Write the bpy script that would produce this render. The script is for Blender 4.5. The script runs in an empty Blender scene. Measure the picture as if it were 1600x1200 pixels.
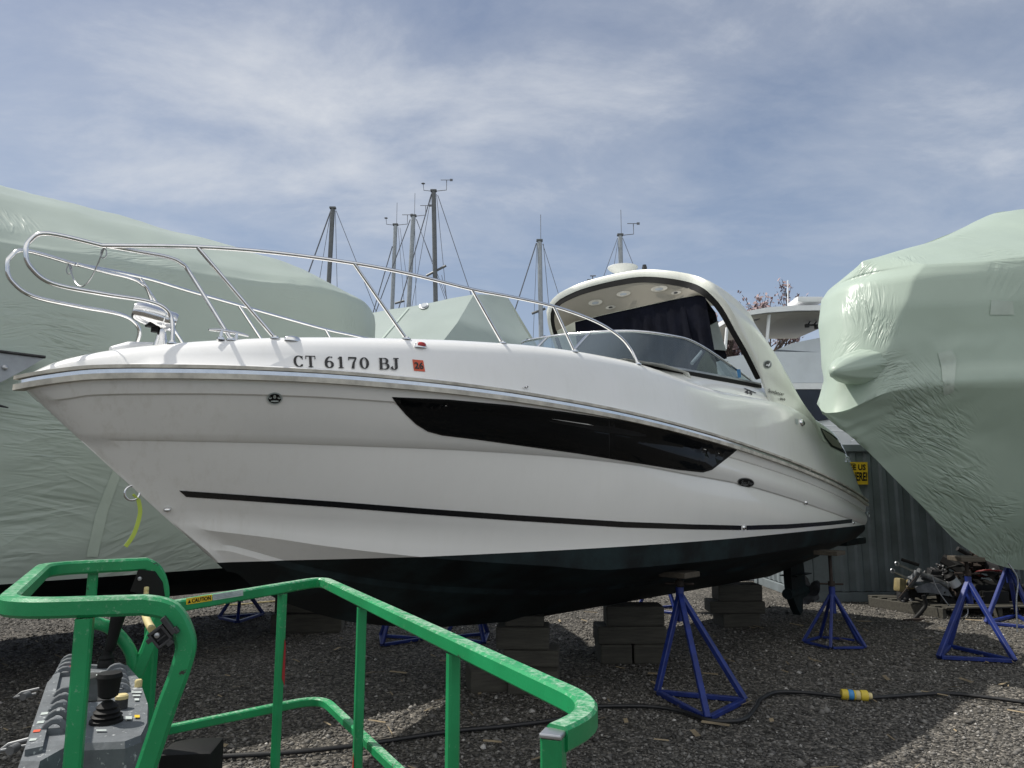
import bpy, bmesh, math, random
import numpy as np
from mathutils import Vector, Matrix, noise
from mathutils.bvhtree import BVHTree
random.seed(7); np.random.seed(7)
R = math.radians
scene = bpy.context.scene
COL = scene.collection

# ------------------------------------------------------------------ camera
FPX = 1155.0; PIT = R(8.37); HC = 1.8
cd = bpy.data.cameras.new('camera'); cam = bpy.data.objects.new('camera', cd); COL.objects.link(cam)
cd.sensor_fit = 'HORIZONTAL'; cd.sensor_width = 36.0; cd.lens = FPX / 1600 * 36
cam.location = (0, 0, HC); cam.rotation_euler = (math.pi / 2 + PIT, 0, 0)
cd.clip_start = 0.05; cd.clip_end = 5000
scene.camera = cam
CAM = Vector((0, 0, HC))

def ray(px, py):                                     # survey helpers: the photo's sight lines
    u = px - 800.0; v = 600.0 - py
    d = Vector((u, FPX * math.cos(PIT) - v * math.sin(PIT), FPX * math.sin(PIT) + v * math.cos(PIT)))
    return d / d.y
def PZ(px, py, z=0.0):                               # sight line met with a level plane
    r = ray(px, py); return CAM + r * ((z - HC) / r.z)
def PD(px, py, y):                                   # ... with a plane at distance y
    return CAM + ray(px, py) * y
def PV(px, py, p0, p1, off=0.0):                     # ... with an upright plane through two points
    d = Vector((p1[0] - p0[0], p1[1] - p0[1], 0)).normalized(); n = Vector((d.y, -d.x, 0))
    if n.dot(CAM - Vector(p0)) < 0: n = -n
    q = Vector(p0) + n * off
    r = ray(px, py); return CAM + r * ((q - CAM).dot(n) / r.dot(n))

# ------------------------------------------------------------------ helpers
def link(o, parent=None):
    COL.objects.link(o)
    if parent is not None:
        o.parent = parent
    return o
def wloc(o):
    v = Vector((0, 0, 0))
    while o is not None:
        v = v + o.location; o = o.parent
    return v
def thing(name, label, cat, loc=(0, 0, 0), group=None):
    o = bpy.data.objects.new(name, None); o.location = loc; o.empty_display_size = 0.2
    COL.objects.link(o); o['label'] = label; o['category'] = cat
    if group: o['group'] = group
    return o
def tag(o, label=None, cat=None, group=None, kind=None):
    if label: o['label'] = label
    if cat: o['category'] = cat
    if group: o['group'] = group
    if kind: o['kind'] = kind
    return o

class MB:
    def __init__(s): s.v = []; s.f = []
    def add(s, vs, fs):
        k = len(s.v); s.v += [Vector(p) for p in vs]; s.f += [tuple(i + k for i in f) for f in fs]; return s
    def hexa(s, p):                                  # 8 corners: bottom 4, top 4
        return s.add(p, [(3, 2, 1, 0), (4, 5, 6, 7), (0, 1, 5, 4), (1, 2, 6, 5), (2, 3, 7, 6), (3, 0, 4, 7)])
    def box(s, c, size, rz=0.0, bev=0.0, tilt=None):
        x, y, z = size[0] / 2, size[1] / 2, size[2] / 2
        bm = bmesh.new(); bmesh.ops.create_cube(bm, size=1.0)
        for v in bm.verts: v.co = Vector((v.co.x * 2 * x, v.co.y * 2 * y, v.co.z * 2 * z))
        if bev > 0: bmesh.ops.bevel(bm, geom=bm.edges[:], offset=bev, segments=2, affect='EDGES', profile=0.6)
        M = Matrix.Rotation(rz, 4, 'Z')
        if tilt is not None: M = M @ tilt
        M = Matrix.Translation(Vector(c)) @ M
        bm.verts.index_update()
        s.add([M @ v.co for v in bm.verts], [[v.index for v in f.verts] for f in bm.faces]); bm.free(); return s
    def grid(s, rows, close=False):
        n = len(rows[0]); k = len(s.v)
        for r in rows: s.v += [Vector(p) for p in r]
        for i in range(len(rows) - 1):
            for j in range(n if close else n - 1):
                a = k + i * n + j; b = k + i * n + (j + 1) % n
                s.f.append((a, b, b + n, a + n))
        return s
    def sweep(s, path, prof, up=(0, 0, 1), cap=True, closed=False, scale=None):
        path = [Vector(p) for p in path]; up = Vector(up); rows = []
        n = len(path)
        for i, p in enumerate(path):
            a = path[i - 1] if (i > 0 or closed) else p; b = path[(i + 1) % n] if (i < n - 1 or closed) else p
            t = (b - a)
            if t.length < 1e-9: t = Vector((0, 0, 1))
            t.normalize()
            sd = t.cross(up)
            if sd.length < 1e-4: sd = t.cross(Vector((1, 0.01, 0)))
            sd.normalize(); u2 = sd.cross(t).normalized()
            k = scale[i] if scale else 1.0
            rows.append([p + sd * (q[0] * k) + u2 * (q[1] * k) for q in prof])
        k0 = len(s.v); m = len(prof)
        if closed: rows.append(rows[0])
        s.grid(rows, close=True)
        if cap and not closed:
            s.f.append(tuple(k0 + j for j in range(m))[::-1]); e = k0 + (len(rows) - 1) * m
            s.f.append(tuple(e + j for j in range(m)))
        return s
    def tube(s, path, r, seg=10, cap=True, closed=False, r2=None):
        # parallel transported round tube
        path = [Vector(p) for p in path]; n = len(path); rows = []
        pt = None; nrm = None
        for i, p in enumerate(path):
            a = path[i - 1] if (i > 0 or closed) else p; b = path[(i + 1) % n] if (i < n - 1 or closed) else p
            t = (b - a).normalized()
            if nrm is None:
                nrm = t.orthogonal().normalized()
            else:
                nrm = (nrm - t * nrm.dot(t))
                nrm = nrm.normalized() if nrm.length > 1e-6 else t.orthogonal().normalized()
            bn = t.cross(nrm)
            rr = r if r2 is None else r + (r2 - r) * i / max(1, n - 1)
            if callable(r): rr = r(i / max(1, n - 1))
            rows.append([p + (nrm * math.cos(2 * math.pi * j / seg) + bn * math.sin(2 * math.pi * j / seg)) * rr for j in range(seg)])
        k0 = len(s.v)
        if closed: rows.append(rows[0])
        s.grid(rows, close=True)
        if cap and not closed:
            s.f.append(tuple(k0 + j for j in range(seg))[::-1]); e = k0 + (len(rows) - 1) * seg
            s.f.append(tuple(e + j for j in range(seg)))
        return s
    def lathe(s, prof, seg=24, M=None):              # prof: (radius, height)
        M = M or Matrix.Identity(4); rows = []
        for r, h in prof:
            rows.append([M @ Vector((r * math.cos(2 * math.pi * j / seg), r * math.sin(2 * math.pi * j / seg), h)) for j in range(seg)])
        k0 = len(s.v); s.grid(rows, close=True)
        s.f.append(tuple(k0 + j for j in range(seg))[::-1]); e = k0 + (len(rows) - 1) * seg
        s.f.append(tuple(e + j for j in range(seg)))
        return s
    def build(s, name, mat, parent=None, smooth=None, loc=None, fix=False):
        me = bpy.data.meshes.new(name)
        off = wloc(parent) if parent is not None else Vector(loc or (0, 0, 0))
        me.from_pydata([tuple(v - off) for v in s.v], [], s.f)
        if fix:
            bm = bmesh.new(); bm.from_mesh(me); bmesh.ops.remove_doubles(bm, verts=bm.verts, dist=1e-5)
            bmesh.ops.recalc_face_normals(bm, faces=bm.faces); bm.to_mesh(me); bm.free()
        me.materials.append(mat)
        if smooth is not None:
            me.shade_smooth(); me.set_sharp_from_angle(angle=R(smooth))
        me.update()
        o = bpy.data.objects.new(name, me)
        if parent is None and loc is not None: o.location = loc
        return link(o, parent)

def fillet(pts, r, n=6):
    pts = [Vector(p) for p in pts]; out = [pts[0]]
    for i in range(1, len(pts) - 1):
        a, b, c = pts[i - 1], pts[i], pts[i + 1]
        d1 = (a - b); d2 = (c - b); rr = min(r, d1.length * (.95 if i == 1 else .48), d2.length * (.95 if i == len(pts) - 2 else .48))
        p, q = b + d1.normalized() * rr, b + d2.normalized() * rr
        for k in range(n + 1):
            t = k / n; out.append(p.lerp(b, t).lerp(b.lerp(q, t), t))
    out.append(pts[-1]); return out
def spline(pts, n=8):
    P = [Vector(p) for p in pts]; out = []
    for i in range(len(P) - 1):
        p0 = P[max(0, i - 1)]; p1 = P[i]; p2 = P[i + 1]; p3 = P[min(len(P) - 1, i + 2)]
        for k in range(n):
            t = k / n
            out.append(0.5 * ((2 * p1) + (p2 - p0) * t + (2 * p0 - 5 * p1 + 4 * p2 - p3) * t * t + (3 * p1 - p0 - 3 * p2 + p3) * t ** 3))
    out.append(P[-1]); return out
class Cur:                                            # monotone cubic through (x, y)
    def __init__(s, pts):
        pts = sorted(pts); s.x = [p[0] for p in pts]; s.y = [p[1] for p in pts]; n = len(pts)
        d = [(s.y[i + 1] - s.y[i]) / max(1e-9, s.x[i + 1] - s.x[i]) for i in range(n - 1)]
        m = [d[0]] + [(0 if d[i - 1] * d[i] <= 0 else 2 * d[i - 1] * d[i] / (d[i - 1] + d[i])) for i in range(1, n - 1)] + [d[-1]]
        s.m = m
    def __call__(s, x):
        if x <= s.x[0]: return s.y[0] + s.m[0] * (x - s.x[0])
        if x >= s.x[-1]: return s.y[-1] + s.m[-1] * (x - s.x[-1])
        i = 0
        while x > s.x[i + 1]: i += 1
        h = s.x[i + 1] - s.x[i]; t = (x - s.x[i]) / h
        return (2*t**3-3*t*t+1)*s.y[i] + (t**3-2*t*t+t)*h*s.m[i] + (-2*t**3+3*t*t)*s.y[i+1] + (t**3-t*t)*h*s.m[i+1]
sq = lambda w, h, b=0.006: [(-w/2+b, -h/2), (w/2-b, -h/2), (w/2, -h/2+b), (w/2, h/2-b), (w/2-b, h/2), (-w/2+b, h/2), (-w/2, h/2-b), (-w/2, -h/2+b)]

# ------------------------------------------------------------------ materials
def mat(name):
    m = bpy.data.materials.new(name); m.use_nodes = True; nt = m.node_tree
    b = nt.nodes['Principled BSDF']; return m, nt, b
def N(nt, t, **kw):
    n = nt.nodes.new(t)
    for k, v in kw.items():
        if k in n.inputs: n.inputs[k].default_value = v
        else: setattr(n, k, v)
    return n
def ramp(nt, src, stops):
    r = nt.nodes.new('ShaderNodeValToRGB'); e = r.color_ramp.elements
    while len(e) < len(stops): e.new(0.5)
    for i, (p, c) in enumerate(stops):
        e[i].position = p; e[i].color = (*c, 1) if len(c) == 3 else c
    nt.links.new(src, r.inputs['Fac']); return r
def simple(name, col, rough=0.5, metal=0.0, var=0.12, scale=6.0, bump=0.0, bscale=40.0, spec=0.5, rvar=0.1, coat=0.0):
    m, nt, b = mat(name); L = nt.links.new
    tc = N(nt, 'ShaderNodeTexCoord'); no = N(nt, 'ShaderNodeTexNoise', Scale=scale, Detail=6.0, Roughness=0.6)
    L(tc.outputs['Object'], no.inputs['Vector'])
    lo = tuple(c * (1 - var) for c in col); hi = tuple(min(1, c * (1 + var)) for c in col)
    rp = ramp(nt, no.outputs['Fac'], [(0.3, lo), (0.7, hi)]); L(rp.outputs['Color'], b.inputs['Base Color'])
    mr = N(nt, 'ShaderNodeMapRange'); mr.inputs['To Min'].default_value = max(0, rough - rvar); mr.inputs['To Max'].default_value = min(1, rough + rvar)
    L(no.outputs['Fac'], mr.inputs['Value']); L(mr.outputs['Result'], b.inputs['Roughness'])
    b.inputs['Metallic'].default_value = metal; b.inputs['Specular IOR Level'].default_value = spec
    b.inputs['Coat Weight'].default_value = coat; b.inputs['Coat Roughness'].default_value = 0.06
    if bump > 0:
        n2 = N(nt, 'ShaderNodeTexNoise', Scale=bscale, Detail=4.0); L(tc.outputs['Object'], n2.inputs['Vector'])
        bp = N(nt, 'ShaderNodeBump', Strength=bump, Distance=0.01); L(n2.outputs['Fac'], bp.inputs['Height']); L(bp.outputs['Normal'], b.inputs['Normal'])
    return m

def gelcoat(name, col, mildew=0.0, streak=0.0, bow=False):
    m, nt, b = mat(name); L = nt.links.new
    tc = N(nt, 'ShaderNodeTexCoord')
    n1 = N(nt, 'ShaderNodeTexNoise', Scale=0.9, Detail=5.0, Roughness=0.6); L(tc.outputs['Object'], n1.inputs['Vector'])
    r1 = ramp(nt, n1.outputs['Fac'], [(0.3, tuple(c * 0.93 for c in col)), (0.7, col)])
    mp = N(nt, 'ShaderNodeMapping'); mp.inputs['Scale'].default_value = (9, 9, 0.7); L(tc.outputs['Object'], mp.inputs['Vector'])
    n2 = N(nt, 'ShaderNodeTexNoise', Scale=1.6, Detail=6.0, Roughness=0.7); L(mp.outputs['Vector'], n2.inputs['Vector'])
    r2 = ramp(nt, n2.outputs['Fac'], [(0.50, (1, 1, 1)), (0.78, (0.62, 0.58, 0.5))])
    mx = N(nt, 'ShaderNodeMix', data_type='RGBA', blend_type='MULTIPLY'); mx.inputs['Factor'].default_value = 0.06 + streak
    L(r1.outputs['Color'], mx.inputs['A']); L(r2.outputs['Color'], mx.inputs['B'])
    if bow:                                           # rust and dirt runs below the rail, only near the stem
        s0 = N(nt, 'ShaderNodeSeparateXYZ'); L(tc.outputs['Object'], s0.inputs['Vector'])
        mb_ = N(nt, 'ShaderNodeMapRange'); mb_.inputs['From Min'].default_value = -1.8; mb_.inputs['From Max'].default_value = -3.2
        mb_.inputs['To Min'].default_value = 0.06; mb_.inputs['To Max'].default_value = 0.5; L(s0.outputs['X'], mb_.inputs['Value']); L(mb_.outputs['Result'], mx.inputs['Factor'])
    out = mx.outputs['Result']
    if mildew > 0:                                    # green algae film, heavier aft
        sp = N(nt, 'ShaderNodeSeparateXYZ'); L(tc.outputs['Object'], sp.inputs['Vector'])
        mr = N(nt, 'ShaderNodeMapRange'); mr.inputs['From Min'].default_value = -1.5; mr.inputs['From Max'].default_value = 4.5
        L(sp.outputs['X'], mr.inputs['Value'])
        n3 = N(nt, 'ShaderNodeTexNoise', Scale=2.2, Detail=5.0); L(tc.outputs['Object'], n3.inputs['Vector'])
        mm = N(nt, 'ShaderNodeMath', operation='MULTIPLY'); L(mr.outputs['Result'], mm.inputs[0]); L(n3.outputs['Fac'], mm.inputs[1])
        m3 = N(nt, 'ShaderNodeMath', operation='MULTIPLY'); L(mm.outputs[0], m3.inputs[0]); m3.inputs[1].default_value = mildew * 1.6
        m3.use_clamp = True
        m2 = N(nt, 'ShaderNodeMix', data_type='RGBA', blend_type='MULTIPLY'); L(m3.outputs[0], m2.inputs['Factor'])
        L(out, m2.inputs['A']); m2.inputs['B'].default_value = (0.82, 0.87, 0.70, 1); out = m2.outputs['Result']
    L(out, b.inputs['Base Color'])
    b.inputs['Roughness'].default_value = 0.25; b.inputs['Coat Weight'].default_value = 0.6; b.inputs['Coat Roughness'].default_value = 0.05
    bp = N(nt, 'ShaderNodeBump', Strength=0.04, Distance=0.02); L(n1.outputs['Fac'], bp.inputs['Height']); L(bp.outputs['Normal'], b.inputs['Normal'])
    return m

def wrapmat(name, col, folds=(), trans=0.25, loose=0.35):
    """stretched film: smooth, with gathers round the given spots (position, radius, direction across the folds, wavelength, depth)"""
    m, nt, b = mat(name); L = nt.links.new
    tc = N(nt, 'ShaderNodeTexCoord'); P = tc.outputs['Object']
    n1 = N(nt, 'ShaderNodeTexNoise', Scale=0.55, Detail=6.0, Roughness=0.6); L(P, n1.inputs['Vector'])
    r1 = ramp(nt, n1.outputs['Fac'], [(0.3, tuple(c * 0.88 for c in col)), (0.72, col)]); L(r1.outputs['Color'], b.inputs['Base Color'])
    n4 = N(nt, 'ShaderNodeTexNoise', Scale=1.1, Detail=3.0, Roughness=0.45); L(P, n4.inputs['Vector'])
    h = N(nt, 'ShaderNodeMath', operation='MULTIPLY'); L(n4.outputs['Fac'], h.inputs[0]); h.inputs[1].default_value = 0.07 * loose
    acc = h.outputs[0]
    for (c, rad, d, wl, amp, nrm_) in folds:
        sb = N(nt, 'ShaderNodeVectorMath', operation='SUBTRACT'); L(P, sb.inputs[0]); sb.inputs[1].default_value = tuple(c)
        ln = N(nt, 'ShaderNodeVectorMath', operation='LENGTH'); L(sb.outputs[0], ln.inputs[0])
        mk = N(nt, 'ShaderNodeMapRange', interpolation_type='SMOOTHSTEP'); mk.inputs['From Min'].default_value = rad; mk.inputs['From Max'].default_value = rad * .15; L(ln.outputs['Value'], mk.inputs['Value'])
        d = Vector(d)
        n_ = Vector(nrm_); e = n_.cross(d).normalized()
        d1 = N(nt, 'ShaderNodeVectorMath', operation='DOT_PRODUCT'); L(sb.outputs[0], d1.inputs[0]); d1.inputs[1].default_value = tuple(d / (wl * 1.7))
        d2 = N(nt, 'ShaderNodeVectorMath', operation='DOT_PRODUCT'); L(sb.outputs[0], d2.inputs[0]); d2.inputs[1].default_value = tuple(e / (wl * 9.0))
        cx = N(nt, 'ShaderNodeCombineXYZ'); L(d1.outputs['Value'], cx.inputs[0]); L(d2.outputs['Value'], cx.inputs[1]); cx.inputs[2].default_value = len(nt.nodes) * .37
        nz = N(nt, 'ShaderNodeTexNoise', Scale=1.0, Detail=2.5, Roughness=0.55, Distortion=0.5); L(cx.outputs[0], nz.inputs['Vector'])
        m0_ = N(nt, 'ShaderNodeMath', operation='MULTIPLY_ADD'); L(nz.outputs['Fac'], m0_.inputs[0]); m0_.inputs[1].default_value = 5.0; m0_.inputs[2].default_value = -2.5
        ab = N(nt, 'ShaderNodeMath', operation='ABSOLUTE'); L(m0_.outputs[0], ab.inputs[0])
        mn = N(nt, 'ShaderNodeMath', operation='MINIMUM'); L(ab.outputs[0], mn.inputs[0]); mn.inputs[1].default_value = 0.9
        m1 = N(nt, 'ShaderNodeMath', operation='MULTIPLY'); L(mn.outputs[0], m1.inputs[0]); L(mk.outputs['Result'], m1.inputs[1])
        m3 = N(nt, 'ShaderNodeMath', operation='MULTIPLY_ADD'); L(m1.outputs[0], m3.inputs[0]); m3.inputs[1].default_value = -amp * .62; L(acc, m3.inputs[2]); acc = m3.outputs[0]
    bp = N(nt, 'ShaderNodeBump', Strength=1.0, Distance=1.0); L(acc, bp.inputs['Height']); L(bp.outputs['Normal'], b.inputs['Normal'])
    b.inputs['Roughness'].default_value = 0.34; b.inputs['Specular IOR Level'].default_value = 0.5
    tr = N(nt, 'ShaderNodeBsdfTranslucent'); L(r1.outputs['Color'], tr.inputs['Color']); L(bp.outputs['Normal'], tr.inputs['Normal'])
    ms = N(nt, 'ShaderNodeMixShader'); ms.inputs['Fac'].default_value = trans
    L(b.outputs['BSDF'], ms.inputs[1]); L(tr.outputs['BSDF'], ms.inputs[2])
    L(ms.outputs['Shader'], nt.nodes['Material Output'].inputs['Surface'])
    return m
VR = Vector((1, 0, 0)); VU = Vector((0, -math.sin(PIT), math.cos(PIT)))
def foldspec(bv, o0, specs):
    """(pixel x, y, radius, angle of the folds, wavelength, depth) -> fold records on the film"""
    out = []
    for px, py, rad, ang, wl, amp in specs:
        p, n, _, _ = bv.ray_cast(CAM, ray(px, py).normalized(), 80)
        if p is None: continue
        a = R(ang + 90); d = VR * math.cos(a) + VU * math.sin(a); d = d - n * d.dot(n); d.normalize()
        out.append((p - o0, rad, d, wl, amp, n))
    return out

def greenpaint():
    m, nt, b = mat('green_paint'); L = nt.links.new
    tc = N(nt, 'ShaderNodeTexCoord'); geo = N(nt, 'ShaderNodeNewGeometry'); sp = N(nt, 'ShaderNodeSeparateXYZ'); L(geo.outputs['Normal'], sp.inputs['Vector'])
    n1 = N(nt, 'ShaderNodeTexNoise', Scale=5.0, Detail=5.0); L(tc.outputs['Object'], n1.inputs['Vector'])
    base = ramp(nt, n1.outputs['Fac'], [(0.3, (0.008, 0.20, 0.065)), (0.7, (0.014, 0.30, 0.105))])
    n2 = N(nt, 'ShaderNodeTexNoise', Scale=75.0, Detail=8.0, Roughness=0.75); L(tc.outputs['Object'], n2.inputs['Vector'])
    n3 = N(nt, 'ShaderNodeTexNoise', Scale=4.0, Detail=3.0); L(tc.outputs['Object'], n3.inputs['Vector'])
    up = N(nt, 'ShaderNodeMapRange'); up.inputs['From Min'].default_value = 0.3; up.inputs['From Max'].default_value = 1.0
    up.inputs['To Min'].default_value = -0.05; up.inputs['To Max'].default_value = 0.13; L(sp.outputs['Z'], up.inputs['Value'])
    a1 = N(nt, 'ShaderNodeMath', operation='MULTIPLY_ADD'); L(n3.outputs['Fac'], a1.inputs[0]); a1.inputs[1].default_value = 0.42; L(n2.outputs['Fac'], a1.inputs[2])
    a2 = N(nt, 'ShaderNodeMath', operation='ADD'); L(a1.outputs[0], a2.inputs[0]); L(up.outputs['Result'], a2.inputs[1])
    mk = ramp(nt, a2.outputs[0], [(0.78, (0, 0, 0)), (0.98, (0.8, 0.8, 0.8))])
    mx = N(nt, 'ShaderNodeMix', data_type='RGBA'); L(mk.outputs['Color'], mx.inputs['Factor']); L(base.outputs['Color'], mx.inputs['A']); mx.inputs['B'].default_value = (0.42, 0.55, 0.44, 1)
    # worn dark chips
    n4 = N(nt, 'ShaderNodeTexNoise', Scale=17.0, Detail=6.0, Roughness=0.7); L(tc.outputs['Object'], n4.inputs['Vector'])
    ck = ramp(nt, n4.outputs['Fac'], [(0.655, (0, 0, 0)), (0.675, (1, 1, 1))])
    m2 = N(nt, 'ShaderNodeMix', data_type='RGBA'); L(ck.outputs['Color'], m2.inputs['Factor']); L(mx.outputs['Result'], m2.inputs['A']); m2.inputs['B'].default_value = (0.03, 0.03, 0.025, 1)
    L(m2.outputs['Result'], b.inputs['Base Color']); b.inputs['Roughness'].default_value = 0.38
    bp = N(nt, 'ShaderNodeBump', Strength=0.25, Distance=0.003); L(n2.outputs['Fac'], bp.inputs['Height']); L(bp.outputs['Normal'], b.inputs['Normal'])
    return m

def woodmat(name, col):
    m, nt, b = mat(name); L = nt.links.new
    tc = N(nt, 'ShaderNodeTexCoord'); mp = N(nt, 'ShaderNodeMapping'); mp.inputs['Scale'].default_value = (1.2, 14, 14); L(tc.outputs['Object'], mp.inputs['Vector'])
    n1 = N(nt, 'ShaderNodeTexNoise', Scale=3.0, Detail=6.0, Roughness=0.65); L(mp.outputs['Vector'], n1.inputs['Vector'])
    r1 = ramp(nt, n1.outputs['Fac'], [(0.3, tuple(c * .45 for c in col)), (0.7, col)]); L(r1.outputs['Color'], b.inputs['Base Color'])
    b.inputs['Roughness'].default_value = 0.85
    bp = N(nt, 'ShaderNodeBump', Strength=0.5, Distance=0.01); L(n1.outputs['Fac'], bp.inputs['Height']); L(bp.outputs['Normal'], b.inputs['Normal'])
    return m

def gravelmat():
    m, nt, b = mat('gravel'); L = nt.links.new
    tc = N(nt, 'ShaderNodeTexCoord')
    vo = N(nt, 'ShaderNodeTexVoronoi', Scale=38.0, Randomness=1.0); L(tc.outputs['Object'], vo.inputs['Vector'])
    sp = N(nt, 'ShaderNodeSeparateColor'); L(vo.outputs['Color'], sp.inputs['Color'])
    r1 = ramp(nt, sp.outputs[0], [(0.0, (0.03, 0.0285, 0.0265)), (0.5, (0.095, 0.091, 0.084)), (0.85, (0.165, 0.157, 0.144)), (1.0, (0.30, 0.28, 0.255))])
    n1 = N(nt, 'ShaderNodeTexNoise', Scale=0.8, Detail=5.0); L(tc.outputs['Object'], n1.inputs['Vector'])
    r2 = ramp(nt, n1.outputs['Fac'], [(0.3, (0.72, 0.70, 0.66)), (0.7, (1.1, 1.08, 1.04))])
    mx = N(nt, 'ShaderNodeMix', data_type='RGBA', blend_type='MULTIPLY'); mx.inputs['Factor'].default_value = 1.0
    L(r1.outputs['Color'], mx.inputs['A']); L(r2.outputs['Color'], mx.inputs['B']); L(mx.outputs['Result'], b.inputs['Base Color'])
    inv = N(nt, 'ShaderNodeMath', operation='SUBTRACT'); inv.inputs[0].default_value = 1.0; L(vo.outputs['Distance'], inv.inputs[1])
    bp = N(nt, 'ShaderNodeBump', Strength=0.9, Distance=0.03); L(inv.outputs[0], bp.inputs['Height']); L(bp.outputs['Normal'], b.inputs['Normal'])
    b.inputs['Roughness'].default_value = 0.9; b.inputs['Specular IOR Level'].default_value = 0.25
    return m
def stonemat():
    m, nt, b = mat('gravel_stones'); L = nt.links.new
    geo = N(nt, 'ShaderNodeNewGeometry')
    r1 = ramp(nt, geo.outputs['Random Per Island'], [(0.0, (0.042, 0.040, 0.037)), (0.45, (0.108, 0.103, 0.095)), (0.8, (0.165, 0.157, 0.144)), (0.985, (0.235, 0.225, 0.208)), (1.0, (0.5, 0.48, 0.45))])
    L(r1.outputs['Color'], b.inputs['Base Color']); b.inputs['Roughness'].default_value = 0.85; b.inputs['Specular IOR Level'].default_value = 0.3
    return m

M = {}
M['hull'] = gelcoat('hull_gelcoat', (0.88, 0.875, 0.84), 0.2, 0.0, True)
M['deck'] = gelcoat('deck_gelcoat', (0.88, 0.88, 0.87), 0.55, 0.04)
M['arch'] = gelcoat('arch_gelcoat', (0.80, 0.81, 0.76), 0.5, 0.15)
M['liner'] = simple('headliner', (0.29, 0.268, 0.22), 0.5, var=0.05, scale=2)
M['bottom'] = simple('antifouling', (0.004, 0.0095, 0.011), 0.7, var=0.6, scale=2.5, bump=0.15, bscale=25, spec=.3)
_r = [n for n in M['bottom'].node_tree.nodes if n.type == 'VALTORGB'][0].color_ramp.elements
_r[0].color = (0.002, 0.004, 0.0045, 1); _r[1].color = (0.011, 0.024, 0.026, 1); _r[0].position = .42; _r[1].position = .66
M['chrome'] = simple('stainless_steel', (0.78, 0.78, 0.78), 0.13, 1.0, var=0.08, scale=20, rvar=0.06)
M['alu'] = simple('weathered_aluminium', (0.42, 0.43, 0.44), 0.42, 1.0, var=0.2, scale=9)
M['black'] = simple('black_rubber', (0.008, 0.008, 0.008), 0.6, var=0.3, spec=0.22)
M['stripe'] = simple('black_stripe', (0.006, 0.007, 0.009), 0.25, var=0.2, rvar=0.05)
M['darkglass'] = simple('dark_hull_glass', (0.002, 0.003, 0.004), 0.05, var=0.4, scale=1.5, rvar=0.03, spec=0.16)
M['canvas'] = simple('navy_canvas', (0.008, 0.009, 0.016), 0.9, var=0.3, bump=0.2, bscale=30, spec=0.1)
M['whitevinyl'] = simple('white_vinyl', (0.75, 0.76, 0.75), 0.5, var=0.05)
M['dirtywhite'] = simple('dirty_white_rubber', (0.50, 0.48, 0.42), 0.6, var=0.35, scale=8)
M['wrapM'] = wrapmat('pale_green_film', (0.42, 0.49, 0.45), (), 0.2, 0.2)
M['tape'] = simple('wrap_tape', (0.47, 0.55, 0.475), 0.22, var=0.06, bump=.15, bscale=12)
M['green'] = greenpaint()
M['blue'] = simple('blue_paint', (0.008, 0.022, 0.145), 0.45, var=0.35, scale=8, bump=0.1)
M['rust'] = simple('rusty_steel', (0.036, 0.026, 0.021), 0.8, 0.3, var=0.5, scale=14)
M['scrapmetal'] = simple('scrap_metal', (0.16, 0.165, 0.17), 0.5, 0.7, var=0.5, scale=12)
M['tan'] = simple('yellowed_plastic', (0.20, 0.16, 0.07), 0.6, var=0.4, scale=9)
M['redhose'] = simple('red_hose', (0.13, 0.012, 0.012), 0.5, var=0.4)
M['steel'] = simple('dark_steel', (0.06, 0.06, 0.062), 0.5, 0.6, var=0.4, scale=10)
M['wood'] = woodmat('weathered_timber', (0.075, 0.07, 0.055))
M['woodpale'] = woodmat('pale_board', (0.09, 0.075, 0.055))
M['gravel'] = gravelmat(); M['stones'] = stonemat()
M['cont'] = simple('grey_container_paint', (0.155, 0.18, 0.19), 0.55, var=0.22, scale=2.5, bump=0.08)
def splattered(name, col, spots, lo=.66):
    m = simple(name, col, 0.55, var=0.25, scale=14, bump=0.15, bscale=60); nt = m.node_tree; L = nt.links.new; b = nt.nodes['Principled BSDF']
    src = b.inputs['Base Color'].links[0].from_socket; tc = N(nt, 'ShaderNodeTexCoord')
    n = N(nt, 'ShaderNodeTexNoise', Scale=95.0, Detail=5.0, Roughness=0.6); L(tc.outputs['Object'], n.inputs['Vector'])
    n2 = N(nt, 'ShaderNodeTexNoise', Scale=9.0, Detail=3.0); L(tc.outputs['Object'], n2.inputs['Vector'])
    a = N(nt, 'ShaderNodeMath', operation='MULTIPLY_ADD'); L(n2.outputs['Fac'], a.inputs[0]); a.inputs[1].default_value = .35; L(n.outputs['Fac'], a.inputs[2])
    k = ramp(nt, a.outputs[0], [(lo + .14, (0, 0, 0)), (lo + .19, (.8, .8, .8))]); mx = N(nt, 'ShaderNodeMix', data_type='RGBA'); L(k.outputs['Color'], mx.inputs['Factor']); L(src, mx.inputs['A']); mx.inputs['B'].default_value = (*spots, 1)
    L(mx.outputs['Result'], b.inputs['Base Color']); return m
M['boxgrey'] = splattered('control_box_plastic', (0.115, 0.127, 0.138), (.5, .52, .52))
M['yellow'] = simple('yellow_plastic', (0.62, 0.47, 0.05), 0.5, var=0.2)
M['signyellow'] = simple('sign_yellow', (0.75, 0.50, 0.02), 0.45, var=0.12)
M['cream'] = simple('cream_plastic', (0.62, 0.52, 0.25), 0.5, var=0.2)
M['red'] = simple('red_plastic', (0.35, 0.02, 0.02), 0.4, var=0.3)
M['orange'] = simple('orange_sticker', (0.62, 0.10, 0.045), 0.5, var=0.12)
M['white'] = simple('white_paint', (0.78, 0.79, 0.80), 0.45, var=0.05)
M['greypaint'] = simple('grey_paint', (0.33, 0.36, 0.39), 0.55, var=0.15)
M['strap'] = simple('lime_strap', (0.50, 0.62, 0.10), 0.7, var=0.15)
M['mast'] = simple('mast_grey', (0.13, 0.14, 0.145), 0.5, 0.2, var=0.2)
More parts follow.
